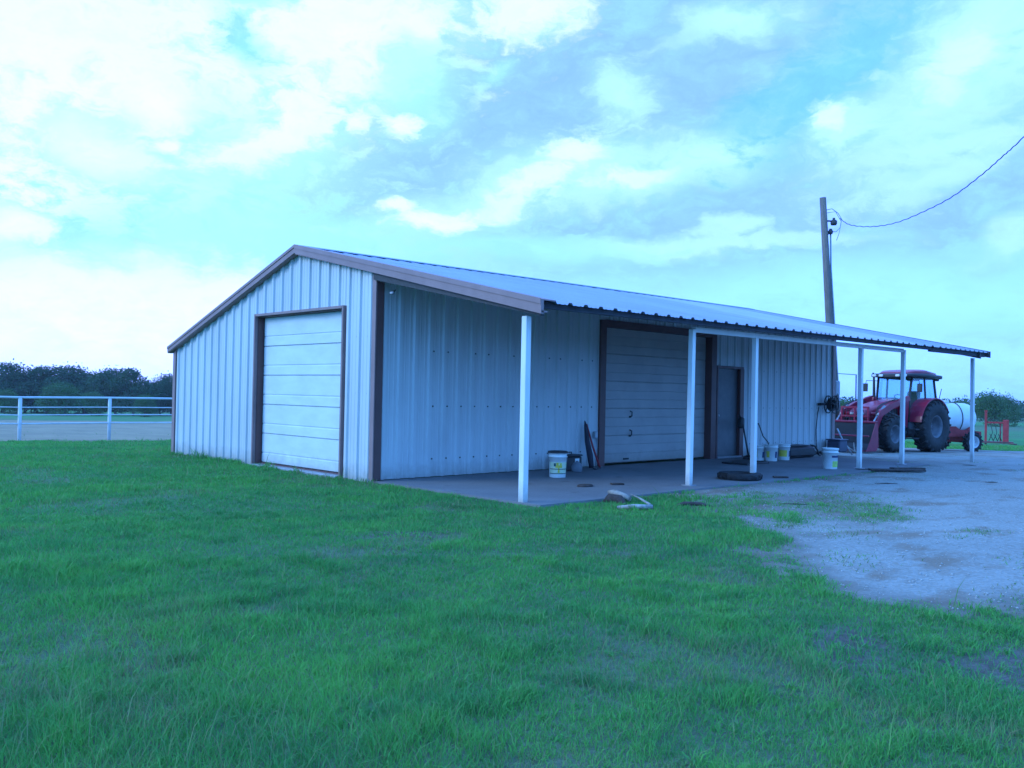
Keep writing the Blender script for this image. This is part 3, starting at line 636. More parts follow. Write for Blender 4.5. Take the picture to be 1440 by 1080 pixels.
# tool box
tb = empty('tool_box', (4.12, -.32, 0), R(4), label='small black tool box on the slab beside the lidded bucket', cat='tool box')
MB().rbox((0, 0, .13), (.5, .26, .26), .02).build('body', BLACK, tb); MB().rbox((0, -.0, .275), (.52, .28, .03), .01).build('lid', DARK, tb)
MB().tube([(-.1, 0, .285), (-.09, 0, .33), (.09, 0, .33), (.1, 0, .285)], .01, 6).build('handle', BLACK, tb); MB().box((.09, -.1345, .17), (.12, .008, .1)).build('label', PLAST, tb)
o = MB().lathe([(0, 0), (.09, 0), (.10, .02), (.10, .10), (.07, .16), (.03, .18), (.025, .2), (0, .2)], n=20).build('paint_can', mat('dull_grey_can', (.16, .17, .19), .6), None, (3.98, -.66, 0)); tag(o, 'small dull grey jug standing in front of the black tool box', 'jug')
# leaning boards
lb = empty('leaning_umbrella', (4.82, -.28, 0), 0, label='tall narrow dark folded umbrella leaning on the ribbed wall beside the porch door frame', cat='umbrella')
mb = MB(); mb.tube([(-.06, -.05, .02), (-.05, 0, .25), (-.02, .1, .5), (0, .16, .76), (0, .19, .9)], [.045, .06, .05, .035, .01], 9); mb.build('canopy', mat('dark_folded_cloth', (.03, .03, .045), .8, bump=.4, bscale=12), lb)
mb = MB(); mb.tube([(.16, -.08, .0), (.08, .05, .42), (.03, .17, .84)], [.022, .02, .015], 8); mb.build('red_pole', REDD, lb)
mb = MB(); mb.tube([(.10, -.14, .012), (-.1, -.2, .012), (-.2, -.22, .02)], .018, 6); mb.build('tip', BLACK, lb)
# trimmer in the corner beside walk door
tr = empty('string_trimmer', (10.05, -.35, 0), 0, label='dark garden tool leaning on the wall just right of the walk door', cat='garden tool')
mb = MB(); mb.tube([(-.15, -.25, .05), (.0, .0, .75), (.03, .12, 1.0)], .02, 8); mb.build('shaft', DARK, tr)
MB().rbox((.03, .08, .82), (.14, .14, .26), .03).build('engine', BLACK, tr); MB().lathe([(0, 0), (.14, .01), (.13, .05), (.04, .1), (0, .1)], (-.15, -.25, .005), n=18).build('head', BLACK, tr)
# hose reel on the wall
hr = empty('hose_reel', (14.62, -.06, 1.27), 0, label='dark spoked hose reel mounted on the ribbed wall near the far corner', cat='hose reel')
mb = MB()
for y in (-.08, -.26):
    pts = [(.23*math.cos(a), y, .23*math.sin(a)) for a in [2*math.pi*k/20 for k in range(21)]]; mb.tube(pts, .016, 6, False)
    for k in range(5):
        a = 2*math.pi*k/5+.3; mb.tube([(0, y, 0), (.23*math.cos(a), y, .23*math.sin(a))], .012, 6)
mb.build('wheel', DARK, hr)
mb = MB()
for j in range(3):
    rr = .13+.022*j
    for y in (-.12, -.15, -.18, -.21):
        if j == 2 and y in (-.12,): continue
        mb.tube([(rr*math.cos(a), y, rr*math.sin(a)) for a in [2*math.pi*k/18 for k in range(19)]], .013, 6, False)
mb.build('coiled_hose', BLACK, hr)
mb = MB(); mb.tube([(0, .02, 0), (0, -.3, 0)], .02, 8); mb.box((-.2, -.02, 0), (.5, .03, .06)); mb.tube([(-.44, -.03, 0), (-.4, -.16, .01)], .03, 8); mb.tube([(.02, -.3, 0), (.02, -.31, -.32)], .01, 6); mb.tube([(.03, -.28, .0), (.1, -.28, .3)], .009, 6); mb.build('bracket', DARK, hr)
mb = MB(); mb.tube([(14.2, -.09, 1.2), (14.16, -.07, 1.0), (14.1, -.07, .6), (14.08, -.09, .2), (14.05, -.15, .02), (13.9, -.3, .018)], .014, 7); mb.build('hanging_hose', BLACK); o = bpy.data.objects['hanging_hose']; tag(o, 'thin dark hose hanging straight down the ribbed wall left of the reel', 'hose')
o = MB().rbox((0, 0, .17), (.46, .36, .32), .03).rbox((0, 0, .335), (.50, .40, .03), .01).build('storage_crate', mat('dark_blue_plastic', (.05, .06, .10), .5), None, (14.72, -.36, 0)); tag(o, 'dark blue lidded crate on the slab against the far corner below the hose reel', 'crate')
# flat lids / oil rags on slab and planks
o = MB().lathe([(0, .03), (.10, .032), (.125, .02), (.13, .002), (0, .002)], n=24).build('pot_lid', STICKD, None, (2.2, -2.42, .0)); tag(o, 'larger flat dark lid lying on the slab in front of the lidded bucket', 'lid'); o.scale = (1.15, .8, 1)
o = MB().rbox((0, 0, .015), (.2, .1, .026), .005).build('wood_scrap', STICKD, None, (2.82, -2.54, .0)); o.rotation_euler = (0, 0, -.5); tag(o, 'small dark block lying on the slab before the porch garage door', 'wood scrap')
o = MB().rbox((0, 0, .015), (.25, .14, .026), .006).build('wood_scrap', STICKD, None, (6.3, -3.4, .0)); o.rotation_euler = (0, 0, -.8); tag(o, 'small dark flat scrap on the slab between the third and fourth porch posts', 'wood scrap')
pl = empty('planks', (10.0, -3.85, hz(10, -3.85)), R(-42), label='dark flat planks lying on the gravel at the foot of the fifth porch post', cat='planks')
for k, (dx, dy, ln, rr) in enumerate(((-.3, .06, .9, .06), (.0, -.12, 1.1, -.05), (.3, .05, .7, .12))):
    mb = MB().rbox((0, 0, 0), (ln, .17, .035), .006, Matrix.Rotation(rr, 3, 'Z')); o = mb.build('plank', STICKD, pl, (dx, dy, .03+.02*k))
# log and litter in the grass in front of the slab
def gl(x, y, dz=0): return (x, y, hz(x, y)+dz)
def log(name, pts, rs, mt, label, cat='log'):
    mb = MB(); P_ = [(x, y, hz(x, y)+z) for x, y, z in pts]
    mb.tube(P_, rs, 9); o = mb.build(name, mt); tag(o, label, cat); return o
log('log', [(1.24, -3.68, .13), (1.23, -3.8, .13), (1.22, -3.95, .10), (1.22, -4.06, .07)], [.025, .045, .045, .03], STICK, 'pale weathered log propped in the grass by the slab edge')
log('log', [(.66, -4.3, .03), (.77, -4.47, .05), (.92, -4.66, .05)], [.02, .032, .03], mat('bleached_wood', (.34, .32, .30), .85, 0, .25, 14, bump=.5), 'bleached log lying low in the grass nearest the lawn')
log('branch', [(1.5, -3.85, .10), (1.3, -4.15, .09), (1.08, -4.5, .05)], [.007, .011, .018], MATS['bleached_wood'], 'thin pale branch crossing the ends of the two logs', 'branch')
log('rotten_stump', [(1.12, -3.72, .0), (1.12, -3.8, .07), (1.1, -3.98, .07), (1.05, -4.12, .0)], [.04, .06, .06, .04], STICKD, 'dark rotten wood lump under the propped log', 'wood')
log('curved_root', [(1.45, -4.55, .0), (1.6, -4.65, .05), (1.75, -4.8, .05), (1.9, -4.95, .0)], [.015, .028, .028, .015], STICKD, 'dark curved root rising from the thin grass right of the logs', 'root')  # root curving up out of the thin grass
rng = random.Random(3)
sticks = [(3.1, -5.4, 'short dark twig on the gravel near the weedy strip'), (7.2, -4.9, 'dark twig on the gravel in front of the fourth porch post'), (9.3, -5.9, 'long dark twig on the gravel right of the flat planks'), (11.9, -6.2, 'dark twig lying on the gravel toward the right edge of the photo'), (13.5, -4.1, 'dark twig on the gravel between the last two porch posts')]
for (x, y, lb_) in sticks:
    a = rng.uniform(-1.2, -.4); ln = rng.uniform(.12, .26)
    log('twig', [(x-ln*math.cos(a), y-ln*math.sin(a), .012), (x, y, .018), (x+ln*math.cos(a+.3), y+ln*math.sin(a+.3), .012)], [.008, .014, .007], STICKD, lb_, 'twig')

# ------------------------------------------------------------------ utility pole and cable
up_ = empty('utility_pole', (21.6, 3.0, hz(21.6, 3.0)), label='leaning weathered wooden utility pole behind the barn roof', cat='utility pole')
base_ = up_.location
mb = MB(); T_ = Vector((21.13, 3.41, 8.43))-base_; mb.tube([(0, 0, -.3), T_*.3, T_*.6, T_], [.165, .145, .125, .108], 16); mb.build('pole_shaft', TIMBER, up_)
def onp(z): k = (z-base_.z)/(8.43-base_.z); return T_*k
sdv = Vector((rt.x, rt.y, 0)).normalized()
a = onp(7.62)
mb = MB(); mb.lathe([(0, 0), (.09, .01), (.11, .06), (.11, .16), (.05, .2), (.04, .26), (0, .26)], a+sdv*.34+Vector((0, 0, -.15)), n=16); mb.tube([a+sdv*.1, a+sdv*.36], .03, 8); mb.build('lamp_head', DARK, up_)
mb = MB(); b = onp(7.15); mb.lathe([(0, 0), (.07, .02), (.09, .1), (.04, .2), (0, .2)], b+sdv*.2, n=14); mb.tube([b+sdv*.1, b+sdv*.2+Vector((0, 0, .1))], .03, 8); mb.build('weather_head', DARK, up_)
mb = MB(); mb.tube([b+sdv*.2+Vector((0, 0, .05)), onp(6)+sdv*.155, onp(4)+sdv*.17, onp(1)+sdv*.19, onp(0)+sdv*.19], .03, 8); mb.build('conduit', GREYM, up_)
mb = MB()
c0 = onp(7.75)
mb.tube([onp(8.0)+sdv*.1, onp(8.05)+sdv*.3, onp(7.9)+sdv*.5, c0+sdv*.62+Vector((0, 0, -.05)), onp(7.4)+sdv*.55, onp(7.25)+sdv*.4, b+sdv*.25+Vector((0, 0, .1))], .012, 6)
mb.tube([onp(7.9)+sdv*.1, onp(7.95)+sdv*.42, onp(7.6)+sdv*.6, onp(7.2)+sdv*.5, onp(6.95)+sdv*.4], .010, 6)
mb.build('drip_loops', GREYM, up_)
wpts = [(21.57, 3.0, 7.73), (20.67, 2.2, 7.27), (19.42, .92, 6.87), (18.28, -.34, 6.67), (17.13, -1.6, 6.66), (16.02, -2.74, 6.72), (14.93, -3.78, 6.9), (14.2, -4.47, 7.08), (13.44, -5.13, 7.24), (10.66, -7.31, 7.74), (7.58, -9.92, 8.55), (3, -14, 9.8), (-2, -19, 11)]
cur = catmull(wpts, 24); mb = MB()
for s_ in (0,):
    pts = [p+Vector((math.cos(i*.9+s_*math.pi)*.006, 0, math.sin(i*.9+s_*math.pi)*.008)) for i, p in enumerate(cur)]
    mb.tube(pts, .013, 6)
o = mb.build('power_cable', mat('dark_cable', (.06, .06, .065), .6)); tag(o, 'twisted overhead power cable sagging from the utility pole to the upper right', 'cable')

# ------------------------------------------------------------------ pipe fence
fn = empty('pipe_fence', (FA[0], FA[1], hz(*FA)), math.atan2(FD[1], FD[0]), label='white painted pipe fence with four rails left of the barn', cat='fence')
def fz(u_): return hz(FA[0]+FD[0]*u_, FA[1]+FD[1]*u_)-fn.location.z-.05+.05*math.tanh((u_-1)/3)
sp = 2.69; N0, N1 = -9, 9
for k in range(N0, N1+1):
    u_ = k*sp; MB().tube([(u_, 0, fz(u_)-.3), (u_, 0, fz(u_)+1.48)], .057 , 12).build('fence_post', PIPE, fn)
for hh, r_ in ((1.50, .036), (1.18, .018), (.93, .02), (.65, .026)):
    mb = MB(); mb.tube([(u_*1., -.0, fz(u_)+hh) for u_ in np.arange(N0*sp, N1*sp+.1, sp)], r_, 10); mb.build('fence_rail', PIPE, fn)

# ------------------------------------------------------------------ tractor
def wheel(parent, c, Ro, Ri, W, lugs, rimcol, name='wheel', side=1):
    wq = empty(name, c); wq.parent = parent
    # the wheel itself is the rim mesh; tyre is its own mesh under it
    bpy.data.objects.remove(wq)
    mb = MB(); h = W/2
    mb.lathe([(0, side*h*.05), (Ri*.28, side*h*.05), (Ri*.36, side*-h*.1), (Ri*.8, side*-h*.45), (Ri*.84, side*h*.4), (Ri*.97, side*h*.78), (Ri*1.02, side*h*.8), (Ri*1.02, side*h*.7), (Ri*.9, side*h*.4), (Ri*.9, -side*h*.7), (Ri*1.02, -side*h*.8)], (0, 0, 0), 'Y', 32)
    for k in range(8):
        a = 2*math.pi*k/8; mb.lathe([(0, side*h*.16), (.016, side*h*.16), (.018, side*h*.02)], (Ri*.2*math.cos(a), 0, Ri*.2*math.sin(a)), 'Y', 6)
    rim = mb.build(name, rimcol, parent, c)
    mb = tyre_mb(Ro-.03, Ri, W, 'Y', n=48)
    for k in range(lugs):
        for s_ in (-1, 1):
            a = 2*math.pi*(k+(.5 if s_ > 0 else 0))/lugs
            m3 = Matrix.Rotation(-a, 3, 'Y') @ Matrix.Rotation(s_*.6, 3, 'X')
            cc = Vector(((Ro-.02)*math.cos(a), s_*W*.24, (Ro-.02)*math.sin(a)))
            mb.box(cc, (.055, W*.52, .05*Ro/.8), m3)
            a2 = a+.0; cc = Vector(((Ro-.06)*math.cos(a2+.06), s_*W*.47, (Ro-.06)*math.sin(a2+.06))); mb.box(cc, (.10, .03, .05), Matrix.Rotation(-a2, 3, 'Y'))
    mb.build('tyre', RUBBER, rim); return rim
TRIM_ = mat('dull_wheel_rim_paint', (.13, .14, .16), .5, 0, .15, 6)
TH = R(172); tl = Vector((-math.sin(TH), math.cos(TH)))
TX, TY = 22.97, 1.12
tz = min(hz(TX, TY), hz(20.6, 1.4))-.0
tr = empty('tractor', (TX, TY, hz(TX, TY)+.02), TH, label='red farm tractor with a glass cab and front loader parked beyond the open shed', cat='tractor')
tr.rotation_euler = (0, R(-1.2), TH)
wheel(tr, (0, .82, .86), .86, .37, .50, 22, TRIM_, side=1); wheel(tr, (0, -.82, .86), .86, .37, .50, 22, TRIM_, side=-1)
wheel(tr, (2.30, .78, .585), .585, .29, .36, 18, TRIM_, side=1); wheel(tr, (2.30, -.78, .585), .585, .29, .36, 18, TRIM_, side=-1)
mb = MB(); mb.rbox((.9, 0, .85), (2.2, .5, .5), .06); mb.rbox((2.3, 0, .72), (1.3, .36, .34), .04); mb.tube([(0, -.7, .86), (0, .7, .86)], .15, 14); mb.tube([(2.3, -.65, .6), (2.3, .65, .6)], .08, 10)
mb.rbox((.7, .55, .75), (.75, .35, .45), .08); mb.rbox((.7, -.55, .75), (.75, .35, .45), .08); mb.rbox((-.5, 0, .7), (.5, .5, .4), .05); mb.tube([(-.6, .3, .5), (-1.1, .3, .45)], .04, 8); mb.tube([(-.6, -.3, .5), (-1.1, -.3, .45)], .04, 8); mb.rbox((1.05, .78, .45), (.3, .3, .04), .01); mb.rbox((1.05, .8, .75), (.24, .3, .04), .01)
mb.build('chassis', DARK, tr)
# hood: sloping, rounded section loft
def loft(mb, secs, n=14, smooth=True, cap=True):
    vs = []; fs = []
    for (x, w_, z0, z1, e) in secs:
        for k in range(n):
            a = 2*math.pi*(k+.5)/n; ca, sa = math.cos(a), math.sin(a)
            vs.append((x, w_*math.copysign(abs(ca)**e, ca), (z0+z1)/2+(z1-z0)/2*math.copysign(abs(sa)**e, sa)))
    for i in range(len(secs)-1):
        for k in range(n): j = (k+1) % n; fs.append((i*n+k, i*n+j, (i+1)*n+j, (i+1)*n+k))
    mb.add(vs, fs, smooth)
    if cap: mb.add([vs[k] for k in range(n)], [tuple(range(n))]); mb.add([vs[len(vs)-n+k] for k in range(n)], [tuple(range(n))])
mb = MB(); loft(mb, [(.85, .44, 1.0, 1.74, .4), (1.3, .43, .98, 1.71, .4), (1.9, .41, .95, 1.62, .4), (2.5, .385, .92, 1.48, .42), (2.9, .35, .9, 1.36, .45), (3.02, .29, .9, 1.26, .5)], 24); mb.build('hood', REDP, tr)
mb = MB()
for z in (1.0, 1.08, 1.16): mb.box((3.045, 0, z), (.03, .46, .03))
mb.box((3.03, 0, 1.08), (.02, .44, .22)); mb.build('grille', BLACK, tr)
for s_ in (-1, 1):
    mb = MB(); mb.box((1.8, s_*.422, 1.25), (.8, .02, .3))
    for x in (1.5, 1.7, 1.9, 2.1): mb.box((x, s_*.43, 1.25), (.12, .03, .31))
    mb.build('side_vent', BLACK, tr)
mb = MB(); mb.rbox((3.035, .19, 1.2), (.03, .12, .07), .01); mb.build('headlight', RIMM, tr)
mb = MB(); mb.rbox((3.035, -.19, 1.2), (.03, .12, .07), .01); mb.build('headlight', RIMM, tr)
# cab frame
mb = MB()
P4 = {}
for s_ in (-1, 1):
    for nm, pts, r_ in (('a', [(.95, .56, 1.0), (1.0, .58, 1.6), (.88, .6, 2.48)], .04), ('b', [(.2, .72, .9), (.18, .72, 1.5), (.22, .66, 2.48)], .035), ('c', [(-.55, .60, 1.35), (-.66, .62, 1.7), (-.52, .58, 2.48)], .04)):
        mb.tube([(x, y*s_, z) for x, y, z in pts], r_, 8)
    mb.tube([(.88, .6*s_, 2.48), (.22, .66*s_, 2.48), (-.52, .58*s_, 2.48)], .035, 8); mb.tube([(.95, .56*s_, 1.0), (.2, .72*s_, .9)], .03, 8); mb.tube([(.2, .72*s_, 1.5), (-.66, .62*s_, 1.6)], .03, 8)
mb.tube([(.88, -.6, 2.48), (.88, .6, 2.48)], .035, 8); mb.tube([(-.52, -.58, 2.48), (-.52, .58, 2.48)], .035, 8); mb.tube([(-.6, -.6, 1.5), (-.6, .6, 1.5)], .04, 8); mb.rbox((.2, 0, 1.0), (1.5, 1.1, .12), .03); mb.rbox((.88, 0, 1.55), (.1, 1.0, .34), .03)
mb.build('cab_frame', BLACK, tr)
def pane(name, pts, th=.008):
    a, b, c = Vector(pts[0]), Vector(pts[1]), Vector(pts[2]); nrm = (b-a).cross(c-a).normalized()*th
    n = len(pts); vs = [Vector(p) for p in pts]+[Vector(p)+nrm for p in pts]
    MB().add(vs, [tuple(range(n))[::-1], tuple(range(n, 2*n))]+[(i, (i+1) % n, (i+1) % n+n, i+n) for i in range(n)]).build(name, GLASS, tr)
pane('windshield', [(1.0, .56, 1.62), (1.0, -.56, 1.62), (.885, -.585, 2.46), (.885, .585, 2.46)])
pane('rear_window', [(-.66, .6, 1.55), (-.66, -.6, 1.55), (-.53, -.57, 2.46), (-.53, .57, 2.46)])
for s_ in (-1, 1):
    pane('cab_door', [(.95, .57*s_, 1.05), (.22, .725*s_, .95), (.23, .665*s_, 2.46), (.88, .605*s_, 2.46)]); pane('side_window', [(.18, .725*s_, 1.5), (-.64, .62*s_, 1.6), (-.52, .585*s_, 2.46), (.2, .665*s_, 2.46)])
# roof: dark rim and red domed cap, side ends drooping
mb = MB(); loft(mb, [(-.85, .62, 2.50, 2.58, .35), (-.8, .74, 2.47, 2.62, .35), (.2, .80, 2.48, 2.64, .35), (1.1, .74, 2.46, 2.60, .35), (1.22, .62, 2.48, 2.56, .35)], 24); rf = mb.build('cab_roof', BLACK, tr)
mb = MB(); loft(mb, [(-.78, .45, 2.56, 2.64, .5), (-.6, .62, 2.55, 2.71, .5), (.1, .68, 2.55, 2.78, .55), (.7, .62, 2.55, 2.73, .5), (1.0, .5, 2.55, 2.64, .5)], 24); mb.build('roof_cap', REDP, rf)
for y in (.55, -.55, .3, -.3):
    MB().rbox((1.235, y, 2.52), (.05, .15, .08), .015).build('work_light', RIMM, rf)
for y in (.5, -.5): MB().rbox((-.88, y, 2.47), (.07, .15, .1), .02).build('rear_light', BLACK, rf)
# fenders
def arc(r_, a0, a1, n=12): return [(r_*math.cos(R(a0+(a1-a0)*k/n)), .86+r_*math.sin(R(a0+(a1-a0)*k/n))) for k in range(n+1)]
for s_ in (-1, 1):
    mb = MB(); o_ = arc(.96, 8, 150); i_ = arc(.925, 8, 150)[::-1]
    y0, y1 = sorted((s_*.50, s_*1.0)); 
    n = len(o_)
    for k in range(n-1):
        a, b = o_[k], o_[k+1]; c, d = i_[n-2-k], i_[n-1-k]
        mb.add([(a[0], y0, a[1]), (b[0], y0, b[1]), (b[0], y1, b[1]), (a[0], y1, a[1]), (d[0], y0, d[1]), (c[0], y0, c[1]), (c[0], y1, c[1]), (d[0], y1, d[1])], [(0, 3, 2, 1), (4, 5, 6, 7), (0, 1, 5, 4), (3, 7, 6, 2), (0, 4, 7, 3), (1, 2, 6, 5)])
    ins = arc(.94, 8, 150)+[(-.6, 1.0), (.6, .9)]
    mb.prism(ins, s_*.50, s_*.53, 'Y'); mb.build('fender', REDP, tr)
# mirrors, exhaust, aerial, seat
for s_ in (-1, 1):
    mb = MB(); mb.tube([(.95, .6*s_, 2.35), (1.05, .95*s_, 2.36), (1.05, .98*s_, 2.2)], .012, 6); mb.rbox((1.05, .98*s_, 2.12), (.04, .18, .28), .015); mb.build('mirror', BLACK, tr)
mb = MB(); mb.tube([(1.15, -.52, 1.3), (1.15, -.58, 1.7), (1.13, -.62, 2.45), (1.16, -.64, 2.62)], [.055, .055, .035, .032], 10); mb.build('exhaust_pipe', BLACK, tr)
mb = MB(); mb.tube([(-.6, .75, 1.8), (-.65, .8, 2.15)], .012, 6); mb.build('aerial', BLACK, tr)
mb = MB(); mb.rbox((-.05, 0, 1.35), (.5, .5, .14), .05); mb.rbox((-.28, 0, 1.7), (.14, .46, .7), .05, Matrix.Rotation(-.15, 3, 'Y')); mb.build('driver_seat', SEAT, tr)
mb = MB(); mb.tube([(.75, 0, 1.35), (.5, 0, 1.78)], .03, 8); pts = [Vector((.5, 0, 1.8))+Matrix.Rotation(-.5, 3, 'Y') @ Vector((.2*math.cos(a), .2*math.sin(a), 0)) for a in [2*math.pi*k/16 for k in range(17)]]; mb.tube(pts, .015, 6, False); mb.build('steering_wheel', BLACK, tr)
# loader
for s_ in (-1, 1):
    y = .58*s_
    mb = MB(); mb.prism([(1.15, .8), (1.5, .8), (1.42, 1.3), (1.28, 1.78), (1.08, 1.80), (1.1, 1.3)], y-.06, y+.06); mb.build('loader_mast', REDP, tr)
    y = .66*s_
    mb = MB(); mb.prism([(1.12, 1.70), (1.2, 1.84), (2.2, 1.58), (2.85, 1.32), (3.25, .62), (3.42, .32), (3.28, .24), (3.08, .55), (2.72, 1.14), (2.12, 1.40)], y-.055, y+.055); mb.build('loader_arm', REDP, tr)
    mb = MB(); mb.tube([(1.42, y, 1.05), (2.0, y, 1.2)], .05, 10); mb.tube([(2.0, y, 1.2), (2.5, y, 1.32)], .028, 8); mb.build('lift_cylinder', DARK, tr)
    mb = MB(); mb.tube([(2.55, y, 1.46), (2.95, y, 1.15)], .045, 10); mb.tube([(2.95, y, 1.15), (3.38, y, .72)], .026, 8); mb.build('tilt_cylinder', GREYM, tr)
for s_ in (-1, 1):
    for k in (0, 1):
        y = (.60+.05*k)*s_; MB().tube(catm([(1.3, y, 1.5), (1.9, y+.03, 1.66+.04*k), (2.5, y, 1.56), (2.8, y-.02, 1.42), (2.95, y, 1.15)]), .014, 6).build('hydraulic_hose', BLACK, tr)
mb = MB(); mb.tube([(2.78, -.66, 1.2), (2.78, .66, 1.2)], .06, 10); mb.build('cross_tube', REDP, tr)
mb = MB()
for z in (.45, .8, 1.12, 1.40): mb.box((3.16, 0, z), (.05, .98, .06))
for y in (-.47, 0, .47): mb.box((3.15, y, .92), (.05, .06, 1.0))
mb.mi = 1
for y in np.linspace(-.40, .40, 9): mb.box((3.155, y, .95), (.015, .012, .75))
mb.build('grille_guard', [REDP, DARK], tr)
mb = MB()
bk = [(3.40, .93), (3.34, .2), (3.46, .06), (3.95, .03), (3.95, .055), (3.50, .10), (3.40, .24), (3.45, .93)]
mb.prism(bk, -.95, .95)
for y in (-.97, .945): mb.prism([(3.39, .95), (3.33, .18), (3.46, .04), (3.97, .03), (3.72, .45), (3.50, .93)], y, y+.025)
mb.rbox((3.44, 0, .94), (.14, 1.94, .07), .015); mb.rbox((3.84, 0, .50), (.06, 1.9, .05), .012)
mb.mi = 1; mb.prism([(3.462, .90), (3.412, .25), (3.51, .112), (3.90, .062), (3.90, .07), (3.52, .13), (3.43, .26), (3.475, .90)], -.93, .93)
mb.build('loader_bucket', [REDP, DARK], tr)
o = MB().tube([(0, 0, 0), (-.1, .3, .5), (-.14, .42, .78)], .022, 7).build('leaning_pole', GREYM, None, (17.6, .55, hz(17.6, .55))); tag(o, 'pale thin pole leaning beside the far corner of the barn', 'pole')
# scraps before the loader
for (x, y, l_, a_, lb_) in ((18.9, 1.1, .7, .5, 'longer pale stick lying before the tractor loader'), (18.2, .9, .45, 1.5, 'short pale stick in the litter before the tractor loader')):
    z_ = hz(x, y); o = MB().tube([(-l_/2*math.cos(a_), -l_/2*math.sin(a_), .06), (0, 0, .16), (l_/2*math.cos(a_), l_/2*math.sin(a_), .32)], .02, 6).build('loose_stick', STICK, None, (x, y, z_)); tag(o, lb_, 'stick')

# ------------------------------------------------------------------ tank trailer
HT = R(150); tx, ty = 25.85, .62
tk = empty('tank_trailer', (tx, ty, hz(tx, ty)), HT, label='white plastic liquid tank on a red two wheeled trailer behind the tractor', cat='trailer')
wheel(tk, (-.1, .78, .36), .36, .21, .24, 14, RIMM, side=1); wheel(tk, (-.1, -.78, .36), .36, .21, .24, 14, RIMM, side=-1)
mb = MB(); mb.lathe([(0, -1.12), (.2, -1.11), (.40, -1.04), (.52, -.92), (.55, -.8), (.55, -.42), (.565, -.4), (.565, -.34), (.55, -.32), (.55, .32), (.565, .34), (.565, .4), (.55, .42), (.55, .8), (.52, .92), (.40, 1.04), (.2, 1.11), (0, 1.12)], (.45, 0, 1.18), 'X', 40); mb.tube([(.45, 0, 1.7), (.45, 0, 1.82)], .16, 16); tnk = mb.build('tank', TANKP, tk)
for x in (.12, .82):
    mb = MB(); mb.tube([(x, .57*math.cos(a), 1.18+.57*math.sin(a)) for a in [2*math.pi*k/28 for k in range(29)]], .016, 6, False); mb.build('strap', DARK, tnk)
mb = MB(); 
for s_ in (-1, 1):
    mb.prism([(-.75, .55), (-.75, .72), (.15, .78), (.4, .95), (1.1, .78), (1.5, .62), (1.5, .52)], s_*.44-.03, s_*.44+.03); mb.prism([(-.5, .72), (-.3, .95), (-.1, .74)], s_*.44-.03, s_*.44+.03); mb.tube([(1.5, s_*.42, .56), (2.5, 0, .5)], .05, 8)
mb.box((.35, 0, .60), (2.2, .84, .08)); mb.tube([(-.1, -.7, .36), (-.1, .7, .36)], .05, 8); mb.box((-.1, 0, .48), (.12, .9, .2))
mb.build('trailer_frame', REDD, tk)

# ------------------------------------------------------------------ red implement farther back
ix, iy = 39.6, 3.55
im = empty('farm_implement', (ix, iy, hz(ix, iy)), R(-70), label='faded red farm implement with upright posts and a tall panel behind the trailer', cat='farm implement')
mb = MB(); mb.box((-.68, 0, .85), (.16, .16, 1.7)); mb.box((-.68, 0, 1.72), (.2, .2, .1)); mb.build('upright_post', REDD, im)
mb = MB(); mb.box((.35, .1, .62), (.09, .09, 1.1)); mb.box((.05, 0, 1.14), (1.6, .09, .09)); mb.box((.6, 0, .4), (.08, .08, .7)); mb.build('upright_frame', REDD, im)
mb = MB(); mb.rbox((.72, 0, .72), (.42, .12, 1.15), .02); mb.build('tall_panel', REDD, im)
mb = MB(); mb.box((.15, 0, .12), (2.2, .5, .1)); mb.tube([(.9, -.2, .1), (1.5, -.3, .04)], .05, 6); mb.build('base_beam', BROWND, im)
mb = MB()
for x in (-.45, -.15, .15): mb.tube([(x, 0, .18), (x+.25, -.05, .62), (x+.1, -.1, 1.1)], .025, 6); mb.tube([(x+.3, 0, .2), (x+.05, -.1, .55)], .025, 6)
mb.build('bracing', DARK, im)
im.scale = (.62, .8, .95)

# thin pipe gate frame beyond the shed
g1 = cp(33, -11.05); g2 = cp(33.6, -13.0)
gz = hz(*g1); mb = MB(); mb.tube([(g1[0], g1[1], gz-.3), (g1[0], g1[1], gz+2.82), (g2[0], g2[1], gz+2.75), (g2[0], g2[1], gz-.3)], .028, 8); o = mb.build('gate_frame', GREYM); tag(o, 'thin tall pipe gate frame standing behind the barn corner and tractor', 'gate frame')

# ------------------------------------------------------------------ trees
def leafmat(name, c1, c2, c3):
    m = bpy.data.materials.new(name); m.use_nodes = True; t = m.node_tree; b = t.nodes['Principled BSDF']; b.inputs['Roughness'].default_value = .75; b.inputs['Specular IOR Level'].default_value = .2
    at = nn(t, 'ShaderNodeAttribute', attribute_name='rnd'); tcn = nn(t, 'ShaderNodeTexCoord')
    c = mixc(t, at.outputs['Fac'], c1, c2); c = mixc(t, math_n(t, 'MULTIPLY', tn(t, tcn.outputs['Object'], .35, 3), .6), c, c3)
    t.links.new(c, b.inputs['Base Color'])
    tb_ = nn(t, 'ShaderNodeBsdfTranslucent'); t.links.new(c, tb_.inputs[0]); mx = nn(t, 'ShaderNodeMixShader'); mx.inputs[0].default_value = .25
    out = t.nodes['Material Output']; t.links.new(b.outputs[0], mx.inputs[1]); t.links.new(tb_.outputs[0], mx.inputs[2]); t.links.new(mx.outputs[0], out.inputs[0]); return m
LEAF = leafmat('dark_tree_leaves', (.028, .075, .04), (.05, .12, .05), (.02, .06, .04))
LEAF2 = leafmat('mid_tree_leaves', (.05, .13, .05), (.08, .19, .06), (.04, .10, .04))
